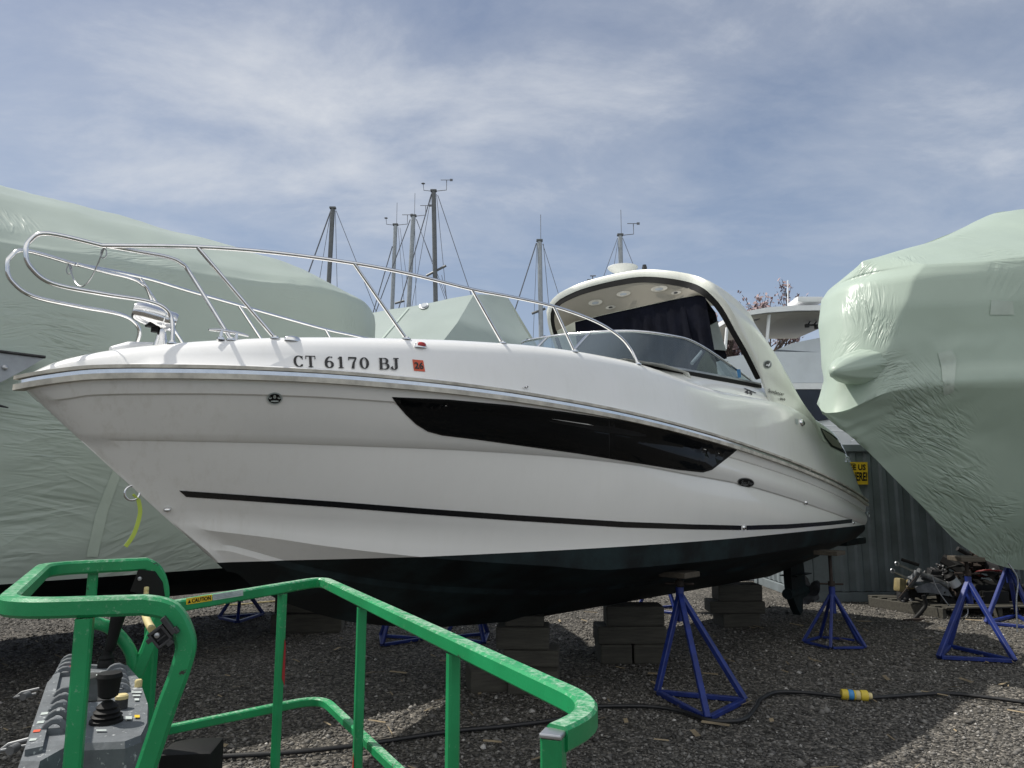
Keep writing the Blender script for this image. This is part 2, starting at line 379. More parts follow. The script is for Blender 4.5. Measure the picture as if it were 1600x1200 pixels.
M['mastlight'] = simple('mast_silver', (0.33, 0.36, 0.38), 0.45, 0.3, var=0.15)
M['wire'] = simple('rigging_wire', (0.16, 0.17, 0.19), 0.5, 0.3)
M['bark'] = simple('bark', (0.055, 0.042, 0.035), 0.9, var=0.3, bump=0.4)
M['blossom'] = simple('blossom', (0.30, 0.215, 0.215), 0.7, var=0.45, scale=3)
M['cable'] = simple('black_cable', (0.012, 0.012, 0.013), 0.5, var=0.3)
M['coverwhite'] = simple('pale_canvas', (0.60, 0.64, 0.68), 0.65, var=0.08, scale=2, bump=0.1, bscale=5)
M['navy'] = simple('navy_paint', (0.010, 0.016, 0.035), 0.4, var=0.2)
M['bluetag'] = simple('blue_tape', (0.05, 0.25, 0.55), 0.5)
M['paper'] = simple('pale_label', (0.45, 0.50, 0.48), 0.5, var=0.2, scale=60)
def glassmat():
    m, nt, b = mat('tinted_glass'); L = nt.links.new
    t = N(nt, 'ShaderNodeBsdfTransparent'); t.inputs['Color'].default_value = (0.40, 0.48, 0.50, 1)
    g = N(nt, 'ShaderNodeBsdfGlossy'); g.inputs['Roughness'].default_value = 0.03; g.inputs['Color'].default_value = (0.85, 0.9, 0.95, 1)
    d = N(nt, 'ShaderNodeBsdfDiffuse'); d.inputs['Color'].default_value = (0.25, 0.31, 0.34, 1)
    fr = N(nt, 'ShaderNodeFresnel', IOR=1.5)
    m0 = N(nt, 'ShaderNodeMixShader'); m0.inputs['Fac'].default_value = 0.22; L(t.outputs[0], m0.inputs[1]); L(d.outputs[0], m0.inputs[2])
    m1 = N(nt, 'ShaderNodeMixShader'); L(fr.outputs[0], m1.inputs['Fac']); L(m0.outputs[0], m1.inputs[1]); L(g.outputs[0], m1.inputs[2])
    L(m1.outputs[0], nt.nodes['Material Output'].inputs['Surface']); return m
M['glass'] = glassmat()

# ------------------------------------------------------------------ the main boat frame of reference
TH = R(46.5)
A = Vector((math.cos(TH), math.sin(TH), 0)); NN = Vector((A.y, -A.x, 0))
BOW = CAM + ray(30, 598) * 4.2
B0 = Vector((BOW.x, BOW.y, 0))
def W(s, l, z): return B0 + A * s + NN * l + Vector((0, 0, z))
def LAT(px, py, l):                                    # sight line at lateral offset l -> (s, z)
    r = ray(px, py); d = B0 + NN * l - Vector((0, 0, 0))
    t = (d - Vector((CAM.x, CAM.y, 0))).dot(NN) / r.dot(NN)
    p = CAM + r * t; return (p - B0).dot(A), p.z
def ONP(px, py, f):                                    # sight line met with a plan curve l = f(s)
    lo, hi = 0.0, 1.8
    for _ in range(50):
        m_ = (lo + hi) / 2
        if f(LAT(px, py, m_)[0]) > m_: lo = m_
        else: hi = m_
    s, z = LAT(px, py, lo); return s, lo, z
LEN = 9.6
def taper(s): return 0.07 * ((s - 6.5) / 2.8) ** 2 if s > 6.5 else 0.0
def pl(u, p, q): u = min(max(u, 0), 1); return (1 - (1 - u) ** p) ** q
def plan(s): return 1.52 * pl(s / 6.0, 2.3, 0.72) - taper(s) if s > 0 else 0.0
SHEER = Cur([(0, 2.425), (.067, 2.444), (.301, 2.488), (.587, 2.506), (1.065, 2.525), (1.5, 2.532), (2.0, 2.528), (2.58, 2.513), (3.28, 2.478), (4.0, 2.431), (5.12, 2.33), (6.43, 2.187), (7.83, 2.0), (9.22, 1.758), (9.69, 1.645)])
TOP = Cur([(0, 2.45), (.2, 2.577), (.55, 2.686), (.83, 2.74), (1.37, 2.817), (2.0, 2.879), (2.6, 2.929), (3.3, 2.97), (3.8, 2.98), (4.3, 2.975), (4.65, 2.95), (5.0, 2.90), (5.3, 2.868), (5.6, 2.85), (6.1, 2.835), (6.95, 2.81), (7.5, 2.77), (8.0, 2.71), (8.4, 2.64), (8.8, 2.54), (9.15, 2.3), (9.45, 1.95), (9.6, 1.78)])
bK = lambda s: 1.49 * pl((s - .33) / 6.07, 2.1, 0.82) - taper(s) if s > .33 else 0.0
bU = lambda s: 1.42 * pl((s - .90) / 5.4, 2.0, 0.95) - taper(s) if s > .9 else 0.0
bL = lambda s: 1.405 * pl((s - .93) / 5.4, 2.0, 0.95) - taper(s) - .05 * min(1, max(0, s - 4) / 4) if s > .93 else 0.0
def rowz(pts, f, start, end=None):
    q = [start]
    for p in pts:
        s, l, z = ONP(p[0], p[1], f)
        if s > q[-1][0] + 0.1: q.append((s, z))
    if end: q.append(end)
    return Cur(q)
ZK = rowz([(300, 687), (400, 689), (520, 693), (700, 700), (880, 712), (980, 723), (1075, 740), (1160, 756), (1230, 776), (1300, 800)], bK, (.33, 2.125))
ZU = rowz([(350, 811), (480, 822), (700, 835), (880, 844), (1000, 846), (1160, 841), (1345, 834)], bU, (.89, 1.645))
ZL = rowz([(420, 840), (500, 852), (580, 862), (700, 874), (850, 884), (957, 890), (1120, 875), (1266, 853)], bL, (.95, 1.58))
ZKEEL = Cur([(1.3, 1.27), (1.8, 1.0), (2.4, .80), (3.3, .66), (4.5, .60), (9.6, .58)])
rows = [  # (start on stem, half breadth, height)
    (0.0, plan, lambda s: SHEER(s)),
    (0.03, lambda s: plan(s - 0.02) * .995, lambda s: SHEER(s) - .055),
    (0.10, lambda s: plan(s - .08) * .99 - .010, lambda s: SHEER(s) - .125),
    (0.11, lambda s: plan(s - .09) * .99 - .026, lambda s: SHEER(s) - .133),
    (0.33, bK, lambda s: ZK(s)),
    (0.345, lambda s: bK(s - .015) - .016, lambda s: ZK(s) - .012),
    (0.90, bU, lambda s: ZU(s)),
    (0.95, bL, lambda s: min(ZL(s), ZU(s) - .02)),
    (1.12, lambda s: bL(s - .1) * .62, lambda s: ZKEEL(s) * .40 + min(ZL(s), ZU(s) - .02) * .60 + .02),
    (1.14, lambda s: bL(s - .1) * .59, lambda s: ZKEEL(s) * .42 + min(ZL(s), ZU(s) - .02) * .58 - .015),
    (1.3, lambda s: 0.0, lambda s: ZKEEL(s)),
]
stemz = Cur([(0, 2.425), (.034, 2.392), (.104, 2.327), (.23, 2.212), (.358, 2.097), (.53, 1.936), (.65, 1.82), (.887, 1.628), (1.05, 1.487), (1.235, 1.331), (1.3, 1.27)])
TS = [(i / 110.0) ** 1.5 for i in range(111)]
def rowpts(r):
    s0, bf, zf = r; out = []
    for t in TS:
        s = s0 + (LEN - s0) * t
        k = min(1, t / 0.02)
        z = zf(s) if t > 0 else stemz(s0)
        if k < 1: z = stemz(s0) * (1 - k) + zf(s) * k
        out.append((s, max(0.0, bf(s)) if t > 0 else 0.0, z))
    return out
RP = [rowpts(r) for r in rows]
sub = [1, 1, 1, 6, 1, 8, 2, 3, 1, 3]
full = []
for i in range(len(RP) - 1):
    for k in range(sub[i]):
        f = k / sub[i]
        row = []
        for a, b in zip(RP[i], RP[i + 1]):
            s = a[0] * (1 - f) + b[0] * f; l = a[1] * (1 - f) + b[1] * f; z = a[2] * (1 - f) + b[2] * f
            if i in (3, 5): l += 0.030 * math.sin(math.pi * f) * min(1, s / 5)       # topsides bulge slightly
            row.append((s, l, z))
        full.append(row)
full.append(RP[-1])
hull = MB()
for sg in (1, -1):
    hull.grid([[W(s, l * sg, z) for (s, l, z) in row] for row in full])
k0 = len(hull.v)
ring = [row[-1] for row in full]
hull.add([W(s, l, z) for s, l, z in ring] + [W(s, -l, z) for s, l, z in ring[::-1]], [tuple(range(2 * len(ring)))])

BOAT = thing('motor_boat', 'white cabin cruiser with long black hull window propped on blue jack stands', 'motor boat', W(4.8, 0, 0))
def split_by_plane(mb, co, no, name_up, m_up, name_dn, m_dn, parent, smooth):
    outs = []
    for nm, mt, inner in ((name_up, m_up, True), (name_dn, m_dn, False)):
        me = bpy.data.meshes.new(nm); off = wloc(parent)
        me.from_pydata([tuple(v) for v in mb.v], [], mb.f)
        bm = bmesh.new(); bm.from_mesh(me); bmesh.ops.remove_doubles(bm, verts=bm.verts, dist=1e-5)
        bmesh.ops.bisect_plane(bm, geom=bm.verts[:] + bm.edges[:] + bm.faces[:], plane_co=co, plane_no=no, clear_inner=inner, clear_outer=not inner)
        bmesh.ops.recalc_face_normals(bm, faces=bm.faces)
        if inner: bv = BVHTree.FromBMesh(bm)
        for v in bm.verts: v.co -= off
        bm.to_mesh(me); bm.free(); me.materials.append(mt); me.shade_smooth(); me.set_sharp_from_angle(angle=R(smooth))
        o = bpy.data.objects.new(nm, me); link(o, parent); outs.append(o)
    return outs, bv
pA = W(1.2, 0, 1.335); pB = W(9.5, 0, 1.37)
pn = NN.cross(pB - pA).normalized()
if pn.z < 0: pn = -pn
_, BV_HULL = split_by_plane(hull, pA, pn, 'hull', M['hull'], 'antifouling_bottom', M['bottom'], BOAT, 26)

# ---- deck moulding
def inset(s): return min(0.30, 0.6 * max(plan(s), 0.0)) * (1.0 if s < 4.5 else max(0.82, 1 - (s - 4.5) * .3) if s < 5.9 else max(0.36, .82 - (s - 5.9) * .42))
DS = [0.0, .01, .03, .06, .1, .15, .2, .28, .36, .45, .55, .7, .85] + [1.0 + .15 * i for i in range(58)]
DS = [s for s in DS if s <= LEN] + [LEN]
def decksec(s):
    b = plan(s); zr = SHEER(s) + .010; h = max(TOP(s) - zr, .02); w = inset(s)
    P = [(b + .004, zr), (b - .006, zr + min(.03, h * .2)), (b - min(.03, w * .15), zr + min(.045, h * .25))]
    for fx, fz in ((.22, .42), (.36, .66), (.385, .70), (.46, .80), (.58, .90), (.74, .965), (.9, .995), (1.05, 1.0)):
        P.append((b - w * fx, zr + .03 + (h - .03) * fz))
    return P
deck = MB()
for sg in (1, -1):
    rws = []
    for s in DS:
        P = decksec(s); e = P[-1]
        if s < 4.3:
            cam_ = 0.05 * min(1, e[0])
            P = P + [(e[0] * f, e[1] + cam_ * (1 - f * f)) for f in (.85, .7, .55, .4, .3, .2, .1, 0)]
        else:
            lb = 9
            if s < 7.0:
                lo_, hi_q = 0.0, 1.0
                for _ in range(30):
                    md_ = (lo_ + hi_q) / 2
                    if 4.45 + .22 * md_ ** 2 + 2.3 * md_ ** 9 < s: lo_ = md_
                    else: hi_q = md_
                lb = 1.22 * lo_
            elif s < 7.95: lb = 1.245
            lb = min(lb, e[0] - .03); zb_ = 3.04 - .037 * sg * lb / 1.22 if s < 7.0 else max(e[1], 3.03 - .037 * sg - (s - 7.0) * .36)
            f_ = [.18, .45, .75, 1.0]
            P = P + [(e[0] + (lb - e[0]) * f, e[1] + (zb_ - e[1]) * f ** .8) for f in f_]
            k = min(1, (s - 4.3) / .3); a_ = max(0.0, lb - .03); P = P + [(a_, zb_ - .02), (max(0, a_ - .01), zb_ - .3 * k - .03), (max(0, a_ - .02), zb_ - .6 * k - .03), (max(0, a_ - .03), 2.0 if k >= 1 else zb_ - .7 * k)]
        rws.append([W(s, sg * l, z) for l, z in P])
    deck.grid(rws)
dk = deck.build('deck', M['deck'], BOAT, smooth=32)
BV_DECK = BVHTree.FromPolygons([tuple(v) for v in deck.v], deck.f)
# cockpit floor, dash and transom top (close the boat)
ck = MB(); ck.grid([[W(s, l, 2.0) for l in (-1.2, 0, 1.2)] for s in (4.3, 7, 9.55)])
ck.grid([[W(LEN, l, z) for l in (-1.4, 0, 1.4)] for z in (1.5, 1.76)])
ck.build('cockpit_sole', M['deck'], BOAT)
ds = MB()
dash = []
for l in [i / 10 * 1.18 for i in range(-10, 11)]:
    s1 = 4.35; dash.append([W(s1, l, 3.03 - .03 * abs(l)), W(5.0, l, 3.06 - .03 * abs(l)), W(5.45, l, 3.0), W(5.6, l, 2.85), W(5.65, l, 2.0)])
ds.grid(dash); ds.build('dashboard', M['deck'], BOAT, smooth=40)
# seats
for l in (0.55, -0.5):
    st = MB(); st.box(W(6.6, l, 2.35), (.55, .6, .5), TH, .06); st.box(W(6.88, l, 2.78), (.14, .58, .75), TH, .06)
    st.build('helm_seat', M['whitevinyl'], BOAT, smooth=40)

def cast(px, py, bvs=None):
    p, n = cast1(px, py, bvs)
    if p is None:
        for k in range(1, 60):                         # nearest spot on the moulding
            a = k * 2.4; q = 0.6 * math.sqrt(k) * 1.6
            p, n = cast1(px + q * math.cos(a), py + q * math.sin(a), bvs)
            if p is not None: break
    return p, n
def cast1(px, py, bvs=None):
    r = ray(px, py).normalized(); best = None
    for bv in (bvs or (BV_HULL, BV_DECK)):
        h = bv.ray_cast(CAM, r, 80)
        if h[0] is not None and (best is None or h[3] < best[3]): best = h
    if best is None: return None, None
    n = best[1]
    if n.dot(r) > 0: n = -n
    return best[0], n
def refine(bm, size):
    for _ in range(7):
        es = [e for e in bm.edges if e.calc_length() > size]
        if not es: break
        bmesh.ops.subdivide_edges(bm, edges=es, cuts=1)
        bmesh.ops.triangulate(bm, faces=bm.faces[:])
def lay(bm, name, m, parent, off=0.004, bvs=None, thick=0.0, smooth=40):
    """bm in survey coordinates (x, -y): laid onto the boat's moulded surface"""
    bad = []
    for v in bm.verts:
        p, n = cast1(v.co.x, -v.co.y, bvs)
        if p is None: bad.append(v); continue
        v.co = p + n * (off + v.co.z)
    if bad: bmesh.ops.delete(bm, geom=bad, context='VERTS')
    o0 = wloc(parent)
    me = bpy.data.meshes.new(name)
    for v in bm.verts: v.co -= o0
    bm.to_mesh(me); bm.free(); me.materials.append(m); me.shade_smooth(); me.set_sharp_from_angle(angle=R(smooth))
    o = bpy.data.objects.new(name, me); return link(o, parent)
def poly_bm(pts, size=14.0, zoff=0.0):
    bm = bmesh.new(); vs = [bm.verts.new((p[0], -p[1], zoff)) for p in pts]; bm.faces.new(vs)
    bmesh.ops.triangulate(bm, faces=bm.faces[:]); refine(bm, size); return bm
def patch(name, pts, m, parent=None, off=0.004, size=14.0, bvs=None):
    return lay(poly_bm(pts, size), name, m, parent or BOAT, off, bvs)
def ell(cx, cy, rx, ry, rot=0.0, n=28):
    return [(cx + rx * math.cos(t) * math.cos(rot) - ry * math.sin(t) * math.sin(rot), cy + rx * math.cos(t) * math.sin(rot) + ry * math.sin(t) * math.cos(rot)) for t in [2 * math.pi * i / n for i in range(n)]]
def text_mesh(body, bold=0.0, sx=1.0, shear=0.0):
    c = bpy.data.curves.new('lettering', 'FONT'); c.body = body; c.size = 1.0; c.offset = bold; c.shear = shear
    c.resolution_u = 4; c.align_x = 'LEFT'
    o = bpy.data.objects.new('lettering', c); COL.objects.link(o); bpy.context.view_layer.update()
    me = bpy.data.meshes.new_from_object(o); bpy.data.objects.remove(o); bpy.data.curves.remove(c)
    vs = [Vector(v.co) for v in me.vertices]; fs = [tuple(p.vertices) for p in me.polygons]; bpy.data.meshes.remove(me)
    x0 = min(v.x for v in vs); x1 = max(v.x for v in vs); y0 = min(v.y for v in vs); y1 = max(v.y for v in vs)
    return [((v.x - x0) / (x1 - x0), (v.y - y0) / (y1 - y0)) for v in vs], fs
def quad_map(u, v, q):                                 # q: bl, br, tr, tl
    bl, br, tr, tl = [Vector(p) for p in q]
    return (bl * (1 - u) + br * u) * (1 - v) + (tl * (1 - u) + tr * u) * v
def text_on(name, body, quad, m, parent=None, off=0.005, bold=0.0, bvs=None, shear=0.0):
    vs, fs = text_mesh(body, bold, shear=shear); bm = bmesh.new()
    bv = []
    for u, v in vs:
        p = quad_map(u, v, [(a, b, 0) for a, b in quad]); bv.append(bm.verts.new((p.x, -p.y, 0)))
    for f in fs:
        try: bm.faces.new([bv[i] for i in f])
        except ValueError: pass
    return lay(bm, name, m, parent or BOAT, off, bvs)
def text_flat(name, body, corners, m, parent, bold=0.0):
    vs, fs = text_mesh(body, bold); mb = MB()
    mb.add([quad_map(u, v, corners) for u, v in vs], fs); return mb.build(name, m, parent)

# ---- rub rail
def sheerline(s0, s1, n, sg, dz=0, dl=0):
    out = []
    for i in range(n + 1):
        s = s0 + (s1 - s0) * (i / n) ** 1.6; out.append((s, sg * (plan(s) + dl), SHEER(s) + dz))
    return out
def railsweep(prof, name, m, smooth=40):
    mb = MB()
    port = [W(*p) for p in sheerline(0.0, LEN + .02, 110, 1)]; stb = [W(*p) for p in sheerline(0.0, LEN + .02, 110, -1)]
    path = stb[::-1] + port[1:]
    mb.sweep(path, prof, up=(0, 0, 1)); return mb.build(name, m, BOAT, smooth=smooth, fix=True)
# travelling stern->bow on starboard then bow->stern on port: outboard is to the left of travel
sgn = -1
def pr(pts): return [(sgn * x, y) for x, y in pts]
railsweep(pr([(-.03, -.046), (.018, -.046), (.027, -.040), (.027, -.020), (.020, -.013), (-.03, -.013)]), 'rub_rail_base', M['dirtywhite'])
railsweep(pr([(-.01, -.010), (.020, -.010), (.030, -.004), (.033, .004), (.028, .011), (.017, .014), (-.01, .014)]), 'rub_rail', M['chrome'])
railsweep(pr([(-.03, .017), (.010, .017), (.014, .020), (.014, .034), (.009, .037), (-.03, .037)]), 'deck_flange', M['dirtywhite'])
bc_ = MB(); bc_.lathe([(.001, -.052), (.024, -.046), (.034, -.03), (.036, -.005), (.032, .018), (.02, .032), (.001, .036)], 20, Matrix.Translation(W(.030, 0, SHEER(0.03)))); bc_.build('bow_cap', M['dirtywhite'], BOAT, smooth=50)
# ---- hull graphics
hw = [(612, 620), (700, 624), (800, 633), (880, 643), (960, 655), (1040, 669), (1110, 683), (1154, 694), (1157, 698), (1136, 716), (1112, 734), (1098, 738), (1060, 734), (980, 721), (900, 708), (820, 697), (740, 686), (690, 680), (668, 674), (650, 663), (634, 648), (621, 633)]
fr_ = patch('hull_window', hw, M['black'], off=0.004)
def shrink(pts, d):
    cx = sum(p[0] for p in pts) / len(pts); n = len(pts); out = []
    for i in range(n):
        a, b, c = pts[i - 1], pts[i], pts[(i + 1) % n]
        e1 = Vector((b[0] - a[0], b[1] - a[1])).normalized(); e2 = Vector((c[0] - b[0], c[1] - b[1])).normalized()
        nn = Vector((-(e1.y + e2.y), e1.x + e2.x)); nn.normalize(); out.append((b[0] + nn.x * d, b[1] + nn.y * d))
    return out
hi_ = shrink(hw, 3.2)
def clipx(pts, x, keep_less):
    out = []
    for i in range(len(pts)):
        a, b = pts[i], pts[(i + 1) % len(pts)]
        ia = (a[0] < x) == keep_less; ib = (b[0] < x) == keep_less
        if ia: out.append(a)
        if ia != ib:
            t = (x - a[0]) / (b[0] - a[0]); out.append((x, a[1] + (b[1] - a[1]) * t))
    return out
patch('pane', clipx(hi_, 950.5, True), M['darkglass'], parent=fr_, off=0.007)
patch('pane', clipx(hi_, 953.5, False), M['darkglass'], parent=fr_, off=0.007)
patch('boot_stripe', [(280, 766), (380, 773), (520, 783), (660, 794), (800, 804), (975, 815), (1080, 819), (1158, 821), (1158, 828), (1080, 827), (975, 824), (800, 813), (660, 803), (520, 792), (380, 782), (291, 776)], M['stripe'])
patch('boot_stripe', [(1166, 821), (1230, 819), (1290, 815), (1331, 811), (1331, 817), (1290, 821), (1230, 826), (1166, 828)], M['stripe'])
bd = patch('bow_emblem', ell(429, 622, 12.5, 9.3), M['paper'], off=0.006, size=6)
patch('emblem_face', ell(429, 622, 10.3, 7.4), M['black'], parent=bd, off=0.009, size=6)
for (x, y, w_, h_) in ((422, 620, 2.8, 2.4), (429, 619, 2.6, 2.8), (436, 620, 2.8, 2.4), (429, 625.8, 6.5, 1.3)):
    patch('emblem_mark', ell(x, y, w_, h_, 0, 12), M['paper'], parent=bd, off=0.011, size=4)
bd = patch('maker_badge', ell(1165, 753.5, 13, 7.2, R(8)), M['alu'], off=0.006, size=6)
patch('badge_face', ell(1165, 753.5, 11.6, 5.8, R(8)), M['black'], parent=bd, off=0.010, size=6)
text_on('badge_lettering', 'Sea', [(1156, 756), (1164, 757), (1164.6, 751), (1156.4, 749.8)], M['alu'], parent=bd, off=0.014, shear=0.3)
text_on('badge_lettering', 'Ray', [(1166, 757.2), (1174, 758.2), (1174.6, 752.4), (1166.4, 751.2)], M['alu'], parent=bd, off=0.014, shear=0.3)
def dome(px, py, r, h, name, m, squash=1.0, bvs=None, parent=None):
    p, n = cast(px, py, bvs); q = n.to_track_quat('Z', 'Y').to_matrix().to_4x4(); mb = MB()
    mb.lathe([(r, 0), (r * .97, h * .35), (r * .8, h * .75), (r * .45, h * .97), (0.001, h)], 20, Matrix.Translation(p) @ q @ Matrix.Diagonal((1, squash, 1, 1)))
    return mb.build(name, m, parent or BOAT, smooth=50)
for (x, y, r) in ((1265, 734, .022), (1259, 785.5, .024), (1162, 824.5, .024), (1333, 817, .02), (822, 605, .012), (818, 606, .01)):
    t = dome(x, y, r, .018, 'drain_fitting', M['chrome']); dome(x + .4, y + .4, r * .6, .022, 'drain_hole', M['black'], parent=t)
dome(262, 794.5, .024, .03, 'bow_light', M['chrome'], 0.6)
# registration number: slab serif capitals drawn as strokes
def stroke(bm, pts, w, z):
    pts = [Vector((p[0], p[1], 0)) for p in pts]; ww = w if isinstance(w, (list, tuple)) else [w] * len(pts); L_, R_ = [], []
    for i, p in enumerate(pts):
        a = pts[max(0, i - 1)]; b = pts[min(len(pts) - 1, i + 1)]; t = (b - a).normalized(); n = Vector((-t.y, t.x, 0)) * ww[i] / 2
        L_.append(bm.verts.new((*(p + n).xy, z))); R_.append(bm.verts.new((*(p - n).xy, z)))
    for i in range(len(pts) - 1): bm.faces.new((L_[i], R_[i], R_[i + 1], L_[i + 1]))
def arc(cx, cy, rx, ry, a0, a1, n=14): return [(cx + rx * math.cos(R(a0 + (a1 - a0) * i / n)), cy + ry * math.sin(R(a0 + (a1 - a0) * i / n))) for i in range(n + 1)]
TK, TN = .20, .07
def thickarc(cx, cy, rx, ry, a0, a1, n=18):
    p = arc(cx, cy, rx, ry, a0, a1, n); w = [TN + (TK - TN) * abs(math.cos(R(a0 + (a1 - a0) * i / n))) ** 1.2 for i in range(n + 1)]; return p, w
GL = {
 'C': [thickarc(.40, .5, .30, .46, 40, 320), ([(.66, .96), (.66, .66)], .06), ([(.62, .06), (.66, .24)], .08)],
 'T': [([(.40, 0), (.40, 1)], TK), ([(.04, .965), (.76, .965)], TN), ([(.06, 1), (.06, .70)], .06), ([(.74, 1), (.74, .70)], .06), ([(.22, .035), (.58, .035)], TN)],
 '6': [thickarc(.36, .30, .24, .27, 0, 360, 26), thickarc(.50, .42, .38, .55, 100, 195), ([(.46, .97), (.60, .90)], [.05, .12])],
 '1': [([(.36, 0), (.36, 1)], TK), ([(.16, .035), (.56, .035)], TN), ([(.16, .82), (.38, .98)], .09)],
 '7': [([(.08, .93), (.66, .93)], .14), ([(.64, .93), (.44, .5), (.36, 0)], [.10, .16, .22]), ([(.09, .98), (.09, .72)], .07)],
 '0': [thickarc(.36, .5, .25, .46, 0, 360, 28)],
 'B': [([(.18, 0), (.18, 1)], TK), ([(.04, .965), (.46, .965)], TN), ([(.04, .035), (.48, .035)], TN), ([(.18, .53), (.46, .53)], TN), thickarc(.44, .745, .20, .22, 90, -90), thickarc(.46, .285, .24, .25, 90, -90)],
 'J': [([(.44, 1), (.44, .25)], TK), thickarc(.26, .25, .18, .22, 0, -170), ([(.24, .965), (.64, .965)], TN), ([(.10, .27), (.14, .22)], .16)],
}
def regnum(txt, x0, x1, ybl, ybr, ytl, ytr):
    adv = {' ': .55}; tot = sum(adv.get(c, .86) for c in txt); bm = bmesh.new(); x = 0; z = 0
    for c in txt:
        if c == ' ': lay(bm, 'registration_lettering', M['stripe'], BOAT, off=0.004); bm = bmesh.new()
        if c in GL:
            for g in GL[c]:
                tb = bmesh.new(); stroke(tb, g[0], g[1], 0); vm = {}
                for v in tb.verts:
                    u = (x + v.co.x) / tot; vv = v.co.y
                    yb = ybl + (ybr - ybl) * u; yt = ytl + (ytr - ytl) * u
                    lean = 1.2 * vv
                    vm[v] = bm.verts.new((x0 + (x1 - x0) * u - lean, -(yb + (yt - yb) * vv), z))
                for f in tb.faces: bm.faces.new([vm[v] for v in f.verts])
                tb.free(); z += 0.00025
        x += adv.get(c, .86)
    return lay(bm, 'registration_lettering', M['stripe'], BOAT, off=0.004)
regnum('CT 6170 BJ', 459, 628, 573.5, 579, 555.5, 561)
stk = patch('year_sticker', [(644, 562), (661, 563.5), (664, 581), (646.5, 579.5)], M['orange'], off=0.004)
text_on('year_lettering', '26', [(647.5, 576.5), (661.5, 577.6), (660.5, 567), (646.5, 566)], M['stripe'], parent=stk, off=0.007, bold=0.03)

# ---- deck hardware
def deckpt(px, py):
    p, n = cast(px, py, (BV_DECK,)); return p
rl = MB(); RR = .0135
loopL = lambda px, py, l: (lambda sz: (sz[0], l, sz[1]))(LAT(px, py, l))
def port_rail_pts():
    D = {}
    D['loop'] = [loopL(*p) for p in [(160, 384, .26), (75, 365, .22), (47, 376, .20), (40, 395, .20), (48, 418, .20), (82, 443, .20), (160, 459, .22), (228, 470, .24), (258, 482, .26), (269, 502, .27)]]
    D['top'] = [loopL(*p) for p in [(160, 384, .26), (310, 386, .47), (430, 395, .66), (550, 411, .82), (640, 428, .92), (737, 452, 1.0), (800, 464, 1.06), (870, 480, 1.12), (930, 502, 1.16), (966, 524, 1.18), (985, 545, 1.19)]]
    D['brace'] = [loopL(*p) for p in [(165, 384, .26), (220, 394, .30), (262, 402, .32), (284, 412, .33), (300, 432, .34)]]
    return D
D = port_rail_pts()
feet = dict(loop=(270, 536), brace=(362, 529), st1=(430, 529), st2=(635, 530), st3=(785, 536.5), st4=(898, 549.5), end=(998, 563))
def tosl(p): d = p - B0; return (d.dot(A), d.dot(NN), p.z)
FT = {}
for k, (x, y) in feet.items():
    p, n = cast(x, y, (BV_DECK,))
    for kk_ in range(1, 14):
        if p is None: p, n = cast(x, y + 2 * kk_, (BV_DECK,))
    FT[k] = tosl(p)
rail = {1: MB(), -1: MB()}
fo = {}
for sg in (1, -1):
    T_ = lambda p: W(p[0], p[1] * sg, p[2])
    def nm(path, r=RR, n=6): rail[sg].tube(spline([T_(p) for p in path], n), r, 10)
    nm(D['loop'] + [FT['loop']])
    nm(D['top'] + [FT['end']])
    nm(D['brace'] + [FT['brace']], RR * .95)
    for (x, y, l, f) in ((309, 387, .47, 'st1'), (553, 412, .825, 'st2'), (738, 453, 1.0, 'st3'), (866, 480, 1.117, 'st4')):
        a_ = loopL(x, y, l); rail[sg].tube([T_(a_), T_(FT[f])], RR * .92, 10)
    for k in FT:
        p = T_(FT[k]); rail[sg].lathe([(.032, -.004), (.032, .005), (.02, .009), (.018, .016)], 14, Matrix.Translation(p))
    rail[sg].build('bow_rail', M['chrome'], BOAT, smooth=50)
# safety chain between the two pulpit loops
pa = Vector(W(*loopL(162, 388, .25))); pb = W(*(lambda q: (q[0], -q[1], q[2]))(loopL(150, 386, .25)))
ch = MB(); nlk = 26
for i in range(nlk):
    t0 = i / nlk; t1 = (i + 1) / nlk
    f = lambda t: pa.lerp(pb, t) - Vector((0, 0, .34 * 4 * t * (1 - t) * .55))
    a_, b_ = f(t0 - .008), f(t1 + .008)
    if i in (0, nlk - 1):
        ch.tube([a_, a_ * .5 + b_ * .5, b_], .006, 6)
    else: ch.tube([a_, b_], .0042, 6)
for p in (pa, pb):
    ring_ = [p + Vector((.018 * math.cos(t), .004, -.03 + .03 * math.sin(t))) for t in [i * math.pi / 6 for i in range(12)]]
    ch.tube(ring_, .004, 6, closed=True)
ch.build('gate_chain', M['alu'], BOAT)
# cleats
def cleat(p, name, m, rz, L_=.26):
    mb = MB(); c = Matrix.Rotation(rz, 4, 'Z'); P = lambda x, z: p + c @ Vector((x, 0, z))
    mb.tube(spline([P(-L_ / 2, .042), P(-L_ / 4, .05), P(0, .05), P(L_ / 4, .05), P(L_ / 2, .042)], 5), lambda t: .006 + .007 * math.sin(math.pi * t), 10)
    for x in (-.05, .05):
        mb.tube([P(x, -.01), P(x, .048)], .012, 10); mb.lathe([(.025, -.01), (.025, .004), (.014, .01)], 14, Matrix.Translation(P(x, 0)))
    return mb.build(name, m, BOAT, smooth=50)
p, n = cast(357, 531, (BV_DECK,)); cleat(p + Vector((0, 0, .002)), 'mooring_cleat', M['chrome'], TH)
ps = tosl(p); cleat(W(ps[0], -ps[1], ps[2]), 'mooring_cleat', M['chrome'], TH)
p, n = cast(1323, 721); cleat(p + n * .01, 'stern_cleat', M['chrome'], TH, .16)
